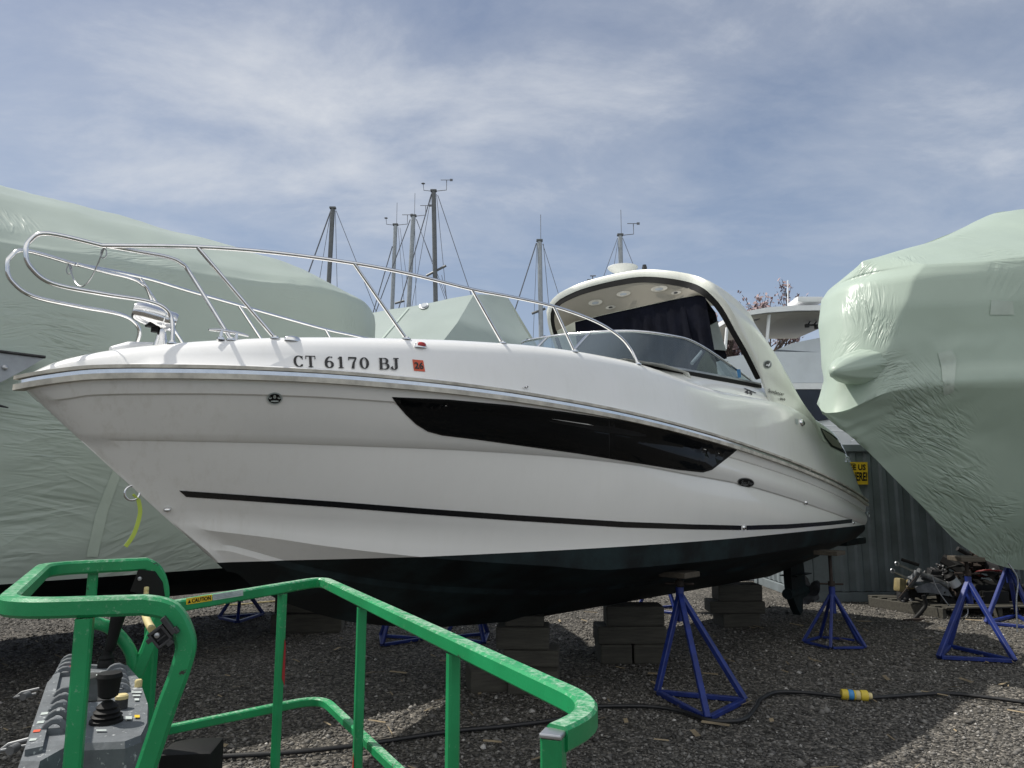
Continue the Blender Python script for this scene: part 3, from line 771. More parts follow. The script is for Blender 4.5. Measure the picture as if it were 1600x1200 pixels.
# searchlight on a pedestal
sp0 = W(*(lambda q: (q[0], .10, q[1]))(LAT(251, 542, .10)))
SL = MB(); 
SL.lathe([(.055, -.02), (.05, .01), (.036, .05), (.026, .11), (.034, .15), (.03, .16)], 20, Matrix.Translation(sp0) @ Matrix.Diagonal((1, .8, 1, 1)))
slp = SL.build('searchlight_pedestal', M['chrome'], BOAT, smooth=50)
hd = MB(); c0 = W(*(lambda q: (q[0], .10, q[1]))(LAT(243, 495, .10)))
axis = Vector((-.80, -.42, .20)).normalized(); q = axis.to_track_quat('Z', 'Y').to_matrix().to_4x4()
hd.lathe([(.030, -.115), (.052, -.11), (.058, -.095), (.060, -.06), (.058, -.055), (.058, -.05), (.063, -.045), (.062, .06), (.055, .10), (.045, .115), (.02, .12)], 24, Matrix.Translation(c0) @ q @ Matrix.Diagonal((1.18, 1.08, 1.15, 1)))
hdo = hd.build('searchlight', M['chrome'], BOAT, smooth=40)
yk = MB(); yk.box(c0 - Vector((0, 0, .06)), (.10, .07, .02), TH, .005); yk.tube([c0 - Vector((0, 0, .10)), c0 - Vector((0, 0, .05))], .022, 12)
yk.build('searchlight_yoke', M['black'], BOAT, smooth=40)
# chrome vent, running light, fairlead, windlass hump
p, n = cast(457, 531, (BV_DECK,)); vb = MB(); vb.lathe([(.055, -.01), (.055, .008), (.045, .018), (.02, .024), (.001, .025)], 24, Matrix.Translation(p) @ Matrix.Rotation(TH, 4, 'Z') @ Matrix.Diagonal((1, .62, 1, 1))); vb.build('deck_fill', M['chrome'], BOAT, smooth=50)
p, n = cast(657, 541.5, (BV_DECK,)); q = n.to_track_quat('Z', 'Y').to_matrix().to_4x4(); nl = MB()
nl.lathe([(.044, -.01), (.044, .012), (.036, .026), (.001, .03)], 20, Matrix.Translation(p) @ Matrix.Rotation(TH, 4, 'Z') @ Matrix.Diagonal((1.15, .7, 1, 1))); nlo = nl.build('running_light', M['chrome'], BOAT, smooth=50)
nl = MB(); nl.lathe([(.036, 0), (.036, .014), (.026, .026), (.001, .028)], 16, Matrix.Translation(p + n * .012 - Vector((0, 0, .006))) @ Matrix.Rotation(TH, 4, 'Z') @ Matrix.Diagonal((1.1, .8, 1, 1))); nl.build('red_lens', M['red'], nlo, smooth=50)
hum = MB(); pc = LAT(205, 543, -.05)
hum.sweep([W(pc[0] - .12, -.05, pc[1] - .03), W(pc[0] - .02, -.05, pc[1] - .015), W(pc[0] + .15, -.05, pc[1] + .0), W(pc[0] + .5, -.05, pc[1] + .01)], [(.09 * math.cos(t), .055 * math.sin(t)) for t in [i * math.pi / 8 for i in range(16)]], scale=[.35, .9, 1, .9])
hum.build('windlass_cover', M['white'], BOAT, smooth=50)
# bow eye
eye = MB(); es, ez = LAT(212, 770, 0); ec = W(es - .02, 0, ez)
eye.tube([ec + A * (.045 * math.cos(t)) + Vector((0, 0, .045 * math.sin(t))) for t in [i * math.pi / 8 for i in range(16)]], .008, 8, closed=True)
eye.build('bow_eye', M['chrome'], BOAT, smooth=50)

# ---- windshield
WLM = 1.22; ROLL = .075
def wsb(a): return 4.45 + .22 * a * a + 2.3 * a ** 9
def wst(a): return 4.98 + .14 * a * a + 1.86 * a ** 8
def ztop_ws(a): return 3.49 - .02 * a - .36 * max(0, (a - .86) / .14) ** 1.8
NW = 132
wb, wt = [], []
for i in range(NW + 1):
    u = i / NW * 2 - 1; a = 1 - (1 - abs(u)) ** 2.6; sg = 1 if u > 0 else -1
    wb.append((wsb(a), sg * WLM * a, 3.05 - ROLL * .5 * sg * a)); wt.append((wst(a), sg * (WLM - .05) * a, ztop_ws(a) - ROLL * sg * a))
def wfr(i0, i1): 
    mb = MB(); mb.grid([[W(*p) for p in wb[i0:i1 + 1]], [W(*p) for p in wt[i0:i1 + 1]]]); return mb
im_ = min(range(NW // 2, NW), key=lambda i_: abs(wt[i_][1] - .30)); cut = [0, NW - im_, im_, NW]
wso = MB(); wso.sweep([W(*p) for p in wt], [(.020 * math.cos(t), .016 * math.sin(t)) for t in [k * math.pi / 5 for k in range(10)]])
for c_ in cut[1:-1]: wso.tube([W(*wb[c_]), W(*wt[c_])], .017, 8)
wsf = wso.build('windshield', M['chrome'], BOAT, smooth=50)
g = MB(); g.sweep([W(p[0] - .006, p[1], p[2] - .012) for p in wb], sq(.05, .05)); g.build('windshield_gasket', M['black'], wsf, smooth=40)
g = MB(); g.sweep([W(p[0] - .01, p[1] * 1.006, p[2] + .022) for p in wb], sq(.03, .028)); g.build('windshield_sill', M['alu'], wsf, smooth=40)
for a_, b_ in zip(cut[:-1], cut[1:]): wfr(a_, b_).build('glass_pane', M['glass'], wsf, smooth=60)
for i in range(4, NW - 2, 9):
    scw = MB(); scw.box(W(*wt[i]) + Vector((0, 0, .017)), (.018, .018, .012), TH, .003); scw.build('frame_clip', M['black'], wsf)
br = MB(); b1, b2 = LAT(1081, 568, .85), LAT(1105, 540, .85); br.tube([W(b1[0], .85, b1[1]), W(b2[0], .85, b2[1])], .02, 8); br.build('windshield_brace', M['greypaint'], wsf)
tg = MB(); c1 = [W(*(lambda q: (q[0], 1.18, q[1]))(LAT(x, y, 1.18))) for x, y in ((1151, 577), (1157, 577), (1158, 590), (1153, 590))]; tg.add(c1, [(0, 1, 2, 3)]); tg.build('blue_tag', M['bluetag'], wsf)

# ---- hardtop arch
def S3(px, py, l): s, z = LAT(px, py, l); return Vector((s, l, z))
Fp = [S3(*p) for p in [(1190, 595, 1.33), (1168, 551, 1.29), (1150, 520, 1.24), (1131, 486, 1.18), (1118, 469, 1.12), (1100, 453, 1.01), (1078, 443, .80), (1040, 436, .50), (1000, 434, .14), (956, 441, -.25), (916, 451, -.60), (890, 461, -.84), (871, 472, -1.02), (862, 486, -1.12), (861, 503, -1.19), (867, 528, -1.26), (874, 548, -1.32)]]
Fp = [Vector(p) for p in spline(Fp, 4)]
Fp = [Fp[0] + Vector((.10, .05, -.34))] + Fp + [Fp[-1] + Vector((.3, -.05, -.45))]
nF = len(Fp)
def outer_dir(i):                                      # outward in the cross plane
    t = (Fp[min(nF - 1, i + 1)] - Fp[max(0, i - 1)]); v = Vector((0, t.z, -t.y)); 
    if v.length < 1e-6: v = Vector((0, 0, 1))
    v.normalize()
    if v.y * Fp[i].y + v.z * (Fp[i].z - 3.2) < 0: v = -v
    return v
aft_port = [S3(1276, 662, 1.42) + Vector((.22, .02, -.25))] + [S3(*p) for p in [(1276, 662, 1.42), (1250, 628, 1.40), (1228, 592, 1.36), (1205, 556, 1.31), (1186, 529, 1.27), (1163, 495, 1.21)]]
Afull = spline([Vector(p) for p in aft_port] + [Vector((6.66, 1.12, 3.82)), Vector((6.72, .98, 3.93)), Vector((6.85, .62, 4.05)), Vector((6.95, .1, 4.14)), Vector((6.95, -.5, 4.15)), Vector((6.95, -.95, 4.08)), Vector((7.1, -1.2, 3.9)), Vector((7.3, -1.3, 3.6)), Vector((7.7, -1.36, 3.2)), Vector((8.3, -1.42, 2.75))], 6)
def resample(pts, n):
    d = [0]; 
    for a, b in zip(pts[:-1], pts[1:]): d.append(d[-1] + (b - a).length)
    out = []; j = 0
    for i in range(n):
        t = d[-1] * i / (n - 1)
        while j < len(d) - 2 and d[j + 1] < t: j += 1
        f = (t - d[j]) / max(1e-9, d[j + 1] - d[j]); out.append(pts[j].lerp(pts[j + 1], min(1, f)))
    return out
# pair front and aft stations: legs by height, roof by breadth
NP = 64
Fr = resample(Fp, NP); 
def matchA(i):
    f = i / (NP - 1); return f
Ar_ = resample(Afull, NP)
ODIR = []
for i in range(NP):
    a, b = Fr[max(0, i - 1)], Fr[min(NP - 1, i + 1)]; t = b - a; v = Vector((0, -t.z, t.y)).normalized()
    c = Vector((0, Fr[i].y, Fr[i].z - 3.3))
    if v.dot(c) < 0: v = -v
    ODIR.append(v)
arch = MB(); TKS = .105
secs = []
for i in range(NP):
    F, Q, o = Fr[i], Ar_[i], ODIR[i]
    prof = []
    up_ = .05 if .25 < i / NP < .8 else .0
    for f, k in ((0, 0.0), (-.012, .25), (-.012, .75), (.012, 1.0), (.10, 1.12), (.3, 1.2), (.55, 1.18), (.8, 1.0), (.95, .8), (1.0, .45), (1.0, 0), (.75, 0), (.4, 0), (.12, 0)):
        legf = 1.0 if .30 < i / NP < .78 else .35
        kk = k if k <= 1.0 else 1 + (k - 1) * legf
        if legf < 1: kk *= .45 + .55 * min(1, max(0, (F.z - 3.1) / .6))
        p = F.lerp(Q, f) + o * (TKS * kk * (1.0 if legf == 1 else .75))
        prof.append(W(*p))
    secs.append(prof)
arch.grid(secs, close=True)
arch.build('hardtop_arch', M['arch'], BOAT, smooth=45, fix=True)
gk = MB()
gsec = []
for i in range(NP):
    F, Q, o = Fr[i], Ar_[i], ODIR[i]
    if F.z < 3.05: continue
    d = (Q - F).normalized()
    gsec.append([W(*(F + o * .012 - d * .004)), W(*(F - o * .058 - d * .004)), W(*(F - o * .058 + d * .03)), W(*(F + o * .012 + d * .02))])
gk.grid(gsec, close=True); gk.build('arch_gasket', M['black'], BOAT, smooth=40)
# headliner and canvas curtain
ctop = spline([Vector((S3(1100, 459, .98))), S3(1050, 468, .55), S3(1000, 479, .1), S3(945, 491, -.42), S3(897, 503, -.92)], 8)
hl = MB(); sel = [Fr[i] - ODIR[i] * .05 for i in range(NP) if Fr[i].z > 3.86]
sel = resample(sel, 33); ct = resample([Vector(p) for p in ctop], 33)
hl.grid([[W(*a.lerp(b, f)) for a, b in zip(sel, ct)] for f in (0.0, .12, .35, .65, 1.0)])
hl.build('headliner', M['liner'], BOAT, smooth=60)
BV_LINER = BVHTree.FromPolygons([tuple(v) for v in hl.v], hl.f)
for (x, y, rx, ry) in ((931, 472.5, 11, 4.4), (975, 459, 11, 4.2), (1031, 451, 13, 4.6)):
    sp_ = patch('speaker', ell(x, y, rx, ry, R(-8)), M['dirtywhite'], off=.012, size=5, bvs=(BV_LINER,)); patch('speaker_grille', ell(x, y + .6, rx * .5, ry * .45, R(-8)), M['greypaint'], parent=sp_, off=.016, size=5, bvs=(BV_LINER,))
for (x, y) in ((955, 480, ), (1057, 457.5)):
    sp_ = patch('ceiling_light', ell(x, y, 8, 2.8, R(-8)), M['dirtywhite'], off=.012, size=5, bvs=(BV_LINER,)); patch('light_lens', ell(x, y, 3.4, 1.4, R(-8)), M['steel'], parent=sp_, off=.016, size=4, bvs=(BV_LINER,))
cv = MB(); rws = []
cw = resample([Vector((p.x + .02, p.y, p.z)) for p in ctop], 41)
for k in range(13):
    f = k / 12; rw = []
    for i, p in enumerate(cw):
        w_ = .05 * math.sin(i * 1.7 + .8 * math.sin(k * .4)) * min(1, f * 2)
        rw.append(W(p.x + .25 * f + w_ * .6, p.y * (1 + .06 * f), p.z + (2.5 - p.z) * f))
    rws.append(rw)
cv.grid(rws); cv.build('canvas_curtain', M['canvas'], BOAT, smooth=60)
side = MB(); pts = [S3(*p) for p in [(1100, 464, .86), (1118, 488, .88), (1122, 505, .9), (1130, 535, .9), (1136, 560, .9), (1090, 575, .8), (1070, 480, .7)]]
side.add([W(*p) for p in pts], [tuple(range(7))]); side.build('side_curtain', M['canvas'], BOAT)
vs_ = MB(); pts = [S3(*p) for p in [(1110, 508, .92), (1121, 502, .93), (1135, 548, .93), (1106, 545, .92)]]; vs_.add([W(*p) for p in pts], [(0, 1, 2, 3)]); vs_.build('clear_curtain_panel', M['greypaint'], BOAT)
# radar and horn on the roof
rd = MB(); rc = S3(973, 421, -.38); rcw = W(*rc)
rd.lathe([(.07, -.09), (.08, -.05), (.10, -.045), (.17, -.005), (.195, .018), (.195, .026), (.17, .034), (.10, .04), (.001, .042)], 28, Matrix.Translation(rcw)); rd.build('radar_dome', M['white'], BOAT, smooth=40)
ln = MB(); lc = W(*S3(1007, 418, -.3)); ln.lathe([(.02, -.12), (.02, -.03), (.033, -.03), (.033, .01), (.026, .012), (.026, .035), (.001, .04)], 14, Matrix.Translation(lc)); ln.build('mast_light', M['steel'], BOAT, smooth=40)
# arch marks
BV_ARCH = BVHTree.FromPolygons([tuple(v) for v in arch.v], arch.f)
SIDE = (BV_ARCH, BV_DECK, BV_HULL)
bd = patch('round_badge', ell(1199, 569.5, 6.6, 6.8), M['alu'], off=.005, size=5, bvs=SIDE); patch('badge_face', ell(1199, 569.5, 5.2, 5.4), M['steel'], parent=bd, off=.008, size=5, bvs=SIDE)
patch('badge_mark', [(1194.8, 571.5), (1197, 569), (1199, 570), (1202.5, 566), (1202, 571), (1199.8, 573.2), (1198, 571.6)], M['white'], parent=bd, off=.011, size=5, bvs=SIDE)
text_on('model_lettering', 'Sundancer', [(1199, 613), (1223, 619), (1224, 614), (1199.5, 607.6)], M['black'], off=.014, bvs=SIDE, bold=.012)
text_on('model_number', '310', [(1217, 625), (1225, 626.6), (1225.4, 623), (1217.4, 621.6)], M['black'], off=.014, bvs=SIDE, bold=.04)
eb = patch('engine_mark', [(1162, 606.6), (1170, 609.5), (1181, 614), (1181, 615), (1170, 611.4), (1162, 607.4)], M['steel'], off=.006, size=6, bvs=SIDE)
text_on('engine_lettering', '44', [(1162.5, 614.8), (1174.5, 618), (1176, 613), (1164, 609.4)], M['steel'], parent=eb, off=.008, bvs=SIDE, bold=.02, shear=-.2)
dm = dome(1252, 660.5, .045, .03, 'round_vent', M['chrome'], bvs=SIDE); dome(1253, 661.5, .03, .034, 'vent_hole', M['steel'], bvs=SIDE, parent=dm)
patch('small_sticker', [(1242, 654), (1246.5, 655.2), (1247, 663.5), (1242.4, 662.4)], M['paper'], off=.005, size=5, bvs=SIDE)
sv = patch('side_vent', [(1281, 668), (1296, 676), (1312, 688), (1322, 701), (1327, 712), (1316, 707), (1298, 698), (1288, 684)], M['black'], off=.004, size=8, bvs=SIDE)
patch('vent_insert', [(1283, 671), (1296, 679), (1309, 690), (1315, 702), (1300, 696), (1290, 684)], M['liner'], parent=sv, off=.008, size=8, bvs=SIDE)
# swim platform and drive
sp_ = MB(); sp_.box(W(LEN + .38, 0, 1.12), (.78, 2.3, .10), TH, .03); sp_.build('swim_platform', M['bottom'], BOAT, smooth=40)
dr = MB(); d0 = W(9.75, .28, 0)
def DP(s, z, l=0): return W(9.75 + s, .28 + l, z)
leg_ = [(-.15, 1.0), (.18, 1.0), (.30, .85), (.33, .62), (.34, .46), (.42, .40), (.44, .33), (.36, .28), (.22, .27), (.20, .10), (.10, .04), (-.04, .20), (-.14, .34), (-.16, .6)]
for k, (w0, w1) in enumerate([(-.055, .055)]):
    n_ = len(leg_); va = [DP(s, z, w0) for s, z in leg_] + [DP(s, z, w1) for s, z in leg_]
    dr.add(va, [tuple(range(n_))[::-1], tuple(range(n_, 2 * n_))] + [(i, (i + 1) % n_, n_ + (i + 1) % n_, n_ + i) for i in range(n_)])
dr.add([DP(-.12, .60, -.13), DP(.48, .60, -.10), DP(.48, .60, .10), DP(-.12, .60, .13), DP(-.12, .615, -.13), DP(.48, .615, -.10), DP(.48, .615, .10), DP(-.12, .615, .13)], [(3, 2, 1, 0), (4, 5, 6, 7), (0, 1, 5, 4), (1, 2, 6, 5), (2, 3, 7, 6), (3, 0, 4, 7)])
dr.tube([DP(-.2, .36), DP(.0, .36), DP(.44, .36)], .075, 14)
dro = dr.build('stern_drive', M['bottom'], BOAT, smooth=40)
for ps_, r_ in ((.46, .21), (.60, .19)):
    pp = MB(); pp.tube([DP(ps_ - .05, .36), DP(ps_ + .08, .36)], .05, 14)
    for b_ in range(4):
        th_ = b_ * math.pi / 2 + (.5 if ps_ > .5 else 0); g_ = []
        for rr in (.045, .09, .14, .18, r_):
            row = []
            for c_ in (-.5, -.25, 0, .25, .5):
                wd = .16 * math.sin(min(1, rr / r_ * .9) * math.pi * .75 + .25) * (1 if rr < r_ else .55)
                ang = th_ + c_ * wd / max(rr, .05); row.append(DP(ps_ + c_ * .07, .36 + rr * math.sin(ang), rr * math.cos(ang)))
            g_.append(row)
        pp.grid(g_)
    pp.build('propeller', M['steel'], dro, smooth=50)
lr = MB(); rcx = S3(1357, 804, 1.42); lr.tube([W(*(rcx + Vector((.04 * math.cos(t), 0, .035 * math.sin(t))))) for t in [i * math.pi / 6 for i in range(12)]], .006, 6, closed=True); lr.build('stern_eye', M['chrome'], BOAT)

# lime strap hanging from the bow eye
stp = MB(); p0 = ec + Vector((.005, -.0, -.04)); q = [LAT(*p, 0) for p in ((216, 780), (219, 800), (213, 825), (205, 842), (196, 854))]
path = spline([W(s, 0, z) for s, z in q], 5); stp.sweep(path, sq(.026, .003, .001), up=NN); 
stp.tube([p0 + Vector((.0, 0, .03)), path[0]], .008, 6)
o = stp.build('tie_strap', M['strap'], None, smooth=40, loc=tuple(path[-1])); tag(o, 'lime green strap hanging from the bow eye of the cabin cruiser', 'strap')

# ------------------------------------------------------------------ ground
gr = MB(); gr.grid([[(x, y, 0) for x in (-400, -60, -15, 0, 15, 60, 400)] for y in (-300, -40, -5, 5, 15, 60, 600)])
o = gr.build('ground', M['gravel'], None); tag(o, kind='structure')
def stones():
    n = 70000
    base = np.array([(1, 0, 0), (-1, 0, 0), (0, 1, 0), (0, -1, 0), (0, 0, 1), (0, 0, -1), ], float)
    fc = np.array([(0, 2, 4), (2, 1, 4), (1, 3, 4), (3, 0, 4), (2, 0, 5), (1, 2, 5), (3, 1, 5), (0, 3, 5)])
    y = 4.3 + 9.0 * np.random.rand(n) ** 1.25; x = (np.random.rand(n) * 2 - 1) * (y * .75 + .3)
    r = np.clip(np.random.lognormal(math.log(.0098), .40, n), .005, .045)
    sc = np.stack([r * (0.8 + .6 * np.random.rand(n)), r * (.7 + .5 * np.random.rand(n)), r * (.45 + .4 * np.random.rand(n))], 1)
    a = np.random.rand(n) * 6.283; c, s = np.cos(a), np.sin(a)
    V = base[None] * (0.75 + .5 * np.random.rand(n, 6, 1)) * sc[:, None, :]
    V = V + (np.random.rand(n, 6, 3) - .5) * r[:, None, None] * .5
    X = V[..., 0] * c[:, None] - V[..., 1] * s[:, None] + x[:, None]; Y = V[..., 0] * s[:, None] + V[..., 1] * c[:, None] + y[:, None]
    Z = V[..., 2] + (r * .25)[:, None]
    co = np.stack([X, Y, Z], -1).reshape(-1, 3); f = (fc[None] + 6 * np.arange(n)[:, None, None]).reshape(-1, 3)
    me = bpy.data.meshes.new('gravel'); me.vertices.add(len(co)); me.vertices.foreach_set('co', co.ravel())
    me.loops.add(f.size); me.loops.foreach_set('vertex_index', f.ravel().astype(np.int32))
    me.polygons.add(len(f)); me.polygons.foreach_set('loop_start', (np.arange(len(f)) * 3).astype(np.int32)); me.polygons.foreach_set('loop_total', np.full(len(f), 3, np.int32))
    me.update(calc_edges=True); me.validate(); me.materials.append(M['stones'])
    o = bpy.data.objects.new('gravel', me); link(o); tag(o, 'loose grey gravel stones covering the boatyard ground', 'gravel', kind='stuff')
stones()
lt_ = MB(); rnd = random.Random(9)
for i in range(260):
    y = rnd.uniform(4.4, 11.5); x = rnd.uniform(-.7, .7) * y; a = rnd.uniform(0, 3.14); l = rnd.uniform(.02, .11); w_ = rnd.uniform(.002, .006) if rnd.random() < .75 else rnd.uniform(.012, .022)
    c, s_ = math.cos(a), math.sin(a); z = rnd.uniform(.016, .03)
    lt_.add([(x - c * l - s_ * w_, y - s_ * l + c * w_, z), (x - c * l + s_ * w_, y - s_ * l - c * w_, z + .006), (x + c * l + s_ * w_, y + s_ * l - c * w_, z + .010), (x + c * l - s_ * w_, y + s_ * l + c * w_, z + .004)], [(0, 1, 2, 3)])
o = lt_.build('litter', simple('dry_straw', (0.24, 0.19, 0.12), 0.9, var=0.5, scale=2), None); tag(o, 'dry straw and leaf litter scattered over the gravel', 'litter', kind='stuff')

# ------------------------------------------------------------------ shrink wrapped boats
def wrinkle(p, amp, sc, seed, aniso=(1, 1, 1)):
    v = Vector((p.x * sc * aniso[0] + seed, p.y * sc * aniso[1], p.z * sc * aniso[2]))
    return amp * (noise.noise(v) + .5 * noise.noise(v * 2.1 + Vector((3, 1, 7))))
def ridged(v): return 1 - abs(noise.noise(v)) * 2
def tape_on(name, px, bv, m, parent, off=.008):
    return lay(poly_bm(px, 12), name, m, parent, off, (bv,))

# left: beyond the cruiser's starboard side
LW = thing('wrapped_boat', 'largest pale green shrink wrapped boat at the left behind the cruiser bow', 'boat', W(0.5, -4.9, 0), 'shrink wrapped boats')
def hwL(s): return 2.05 if s < 2.9 else 2.05 if s < 3.8 else 2.05 * max(0.004, 1 - ((s - 3.8) / 1.85) ** 1.7) ** .7
zrid = Cur([(-6, 5.2), (-1, 5.24), (.69, 5.22), (2.26, 5.20), (3.4, 5.16), (3.9, 5.08), (4.15, 4.97), (4.4, 4.83), (4.8, 4.81), (5.4, 4.80), (5.65, 4.7)])
zhip = Cur([(-6, 4.05), (.4, 4.05), (1.2, 4.10), (2.1, 4.14), (2.8, 4.20), (3.6, 4.28), (4.3, 4.3), (5.65, 4.32)])
lw = MB(); SS = [-6 + .10 * i for i in range(90)] + [3.0 + .05 * i for i in range(53)] + [5.63]
prof = []
rws = []
for s in SS:
    h = hwL(s); c = -4.85; zh = zhip(s); zr = zrid(s); P = []
    z0 = 1.0 + .25 * max(0, s - 3) ** 1.5 * .3
    fold = 3.35 - .22 * (s - .4)
    keyp = [(h * .93, z0), (h * .95, 1.5), (h * .985, 2.2), (h * 1.0, 2.9), (h * 1.015, fold if fold > 2.95 else 2.95), (h * 1.0, zh - .08), (h * .985, zh), (h * .9, zh + (zr - zh) * .17), (h * .6, zh + (zr - zh) * .58), (h * .3, zh + (zr - zh) * .87), (h * .1, zr - .01), (0, zr)]
    pts = []
    for (a, b) in zip(keyp[:-1], keyp[1:]):
        for k in range(5): f = k / 5; pts.append((a[0] + (b[0] - a[0]) * f, a[1] + (b[1] - a[1]) * f))
    pts.append(keyp[-1])
    pts = pts + [(-l, z) for l, z in pts[-2::-1]]
    row = []
    for l, z in pts:
        p = Vector((s, c + l, z)); w_ = wrinkle(p, .028, .9, 4.1) + wrinkle(p, .010, 3.2, 9.0, (1, 1, .45))
        # gathers hanging under the hip and along the skirt
        g1 = max(0, 1 - abs(z - zh + .12) / .35) * .018 * ridged(Vector((s * 7, z * 1.5, 2.0)))
        g2 = max(0, 1 - (z - z0) / .7) * .03 * ridged(Vector((s * 3.1 + z * 2.5, z * 1.5, 5.0)))
        sgn_ = 1 if l >= 0 else -1
        row.append(W(p.x, p.y + sgn_ * (w_ + g1 + g2), p.z + (w_ if z > zh else 0)))
    rws.append(row)
lw.grid(rws)
BV_L = BVHTree.FromPolygons([tuple(v) for v in lw.v], lw.f)
M['wrapL'] = wrapmat('pale_green_shrink_wrap', (0.53, 0.61, 0.545), foldspec(BV_L, wloc(LW), [
    (190, 398, .5, 4, .045, .016), (260, 414, .4, 14, .04, .012), (105, 522, .40, -14, .045, .018), (15, 345, .35, -40, .07, .02), (25, 503, .35, 14, .05, .014),
    (30, 640, .5, -16, .09, .024), (75, 690, .5, -8, .06, .02), (110, 770, .7, -26, .13, .024), (40, 800, .7, 10, .14, .024), (25, 860, .6, -8, .10, .02), (210, 862, .5, 24, .09, .018), (300, 868, .45, 22, .08, .016),
    (548, 505, .3, 80, .05, .014), (470, 455, .35, -18, .05, .010), (130, 565, .5, 14, .10, .014)]))
lw.build('shrink_wrap', M['wrapL'], LW, smooth=70)
lh = MB(); rr = []
for s in [-6 + .3 * i for i in range(39)]:
    h = hwL(s) * .9; rr.append([W(s, -4.85 + l, z) for l, z in ((h, 1.35), (h * .96, 1.0), (h * .6, .78), (0, .5), (-h * .6, .78), (-h * .96, 1.0), (-h, 1.35))])
lh.grid(rr); lh.build('hull_bottom', M['bottom'], LW, smooth=40)
tape_on('wrap_tape', [(176, 735), (190, 737), (168, 800), (152, 870), (134, 870), (150, 800)], BV_L, M['tape'], LW)
ap = MB(); pa_ = [LAT(x, y, -2.62) for x, y in ((-60, 541), (0, 549), (70, 559), (40, 577), (0, 598), (-60, 625))]
for off_ in (0, .05): pass
vv = [W(s, -2.62, z) for s, z in pa_] + [W(s, -2.75, z) for s, z in pa_]; n_ = len(pa_)
ap.add(vv, [tuple(range(n_)), tuple(range(n_, 2 * n_))[::-1]] + [(i, n_ + i, n_ + (i + 1) % n_, (i + 1) % n_) for i in range(n_)])
apo = ap.build('bow_plate', M['greypaint'], LW); apo['label'] = 'grey metal plate with a bolt sticking out of the wrap'
ap = MB(); ed = [LAT(x, y, -2.61) for x, y in ((-60, 541), (0, 549), (71, 558))]; ap.tube([W(s, -2.61, z) for s, z in ed], .013, 8); ap.build('plate_edge', M['steel'], apo)
ap = MB(); b_ = LAT(8, 574, -2.60); ap.lathe([(.022, -.01), (.022, .012), (.012, .02), (.001, .021)], 12, Matrix.Translation(W(b_[0], -2.61, b_[1])) @ NN.to_track_quat('Z', 'Y').to_matrix().to_4x4()); ap.build('plate_bolt', M['alu'], apo, smooth=40)
ap = MB(); ed = [LAT(x, y, -2.66) for x, y in ((-40, 630), (0, 634), (13, 637))]; ap.tube([W(s, -2.66, z) for s, z in ed], .018, 8, r2=.005); ap.build('cleat_horn', M['steel'], LW)

# right: bow pointing left
T2 = R(30); A2 = Vector((math.cos(T2), math.sin(T2), 0)); N2 = Vector((A2.y, -A2.x, 0)); K2 = 1.15; q2 = CAM + ray(1300, 640) * (7.3 * K2); O2 = Vector((q2.x, q2.y, 0))
def W2(s, l, z): return O2 + A2 * (s * K2) + N2 * (l * K2) + Vector((0, 0, HC + (z - HC) * K2))
RW = thing('wrapped_boat', 'pale green shrink wrapped boat at the right edge with flared bow pointing left', 'boat', W2(3, 0, 0), 'shrink wrapped boats')
KE = Cur([(-.17, 2.60), (.1, 2.44), (.37, 2.31), (.96, 1.93), (1.48, 1.60), (2.03, 1.24), (2.76, .98), (3.28, .90), (4.5, .86), (9, .86)])
SH2 = Cur([(-.15, 2.56), (.02, 2.66), (.18, 2.80), (.4, 2.89), (1.0, 2.95), (1.8, 2.98), (4, 3.02), (9, 3.0)])
TP2 = Cur([(.30, 4.12), (.6, 4.08), (1.2, 4.10), (1.86, 4.19), (4, 4.45), (9, 4.5)])
RG2 = Cur([(.30, 4.14), (.63, 4.24), (1.4, 4.50), (2.47, 4.90), (3.0, 5.14), (3.54, 5.36), (4.2, 5.50), (5, 5.56), (9, 5.5)])
def bow2(face, Lr, bm_): return lambda d: face * math.sqrt(min(1, max(0, d) / .22)) * (1 if d > .22 else 1) + (bm_ - face) * pl(d / Lr, 1.9, .9)
SHARP = bow2(.14, 4.6, 1.75)
rows2 = [[-.15, lambda d: 0.0, lambda s: KE(s)],
    [-.15, lambda d: SHARP(d) * .30 * min(1, d / 2.5 + .25), lambda s: KE(s) + (SH2(s) - KE(s)) * .25],
    [-.15, lambda d: SHARP(d) * (.45 + .25 * min(1, d / 5)), lambda s: KE(s) + (SH2(s) - KE(s)) * .58],
    [-.14, lambda d: SHARP(d) * .965, lambda s: SH2(s) - .10],
    [-.12, SHARP, lambda s: SH2(s)],
    [-.05, lambda d: SHARP(d) * .985, lambda s: SH2(s) + .10],
    [.0, bow2(.24, 4.5, 1.72), lambda s: SH2(s) + .42],
    [.0, bow2(.34, 4.4, 1.76), lambda s: SH2(s) + (TP2(max(s, .3)) - SH2(s)) * .62],
    [.1, bow2(.38, 4.4, 1.78), lambda s: SH2(s) + (TP2(max(s, .3)) - SH2(s)) * .88],
    [.25, bow2(.40, 4.3, 1.80), lambda s: TP2(s)],
    [.27, lambda d: .92 * bow2(.40, 4.3, 1.80)(d), lambda s: TP2(s) + (RG2(s) - TP2(s)) * .10],
    [.30, lambda d: .5 * bow2(.40, 4.3, 1.80)(d), lambda s: TP2(s) + (RG2(s) - TP2(s)) * .60],
    [.32, lambda d: .15 * bow2(.40, 4.3, 1.80)(d), lambda s: TP2(s) + (RG2(s) - TP2(s)) * .95],
    [.32, lambda d: 0.0, lambda s: RG2(s)]]
def project(p):
    d = p - CAM; f = d.y * math.cos(PIT) + d.z * math.sin(PIT); u = -d.y * math.sin(PIT) + d.z * math.cos(PIT)
    return 800 + FPX * d.x / f, 600 - FPX * u / f
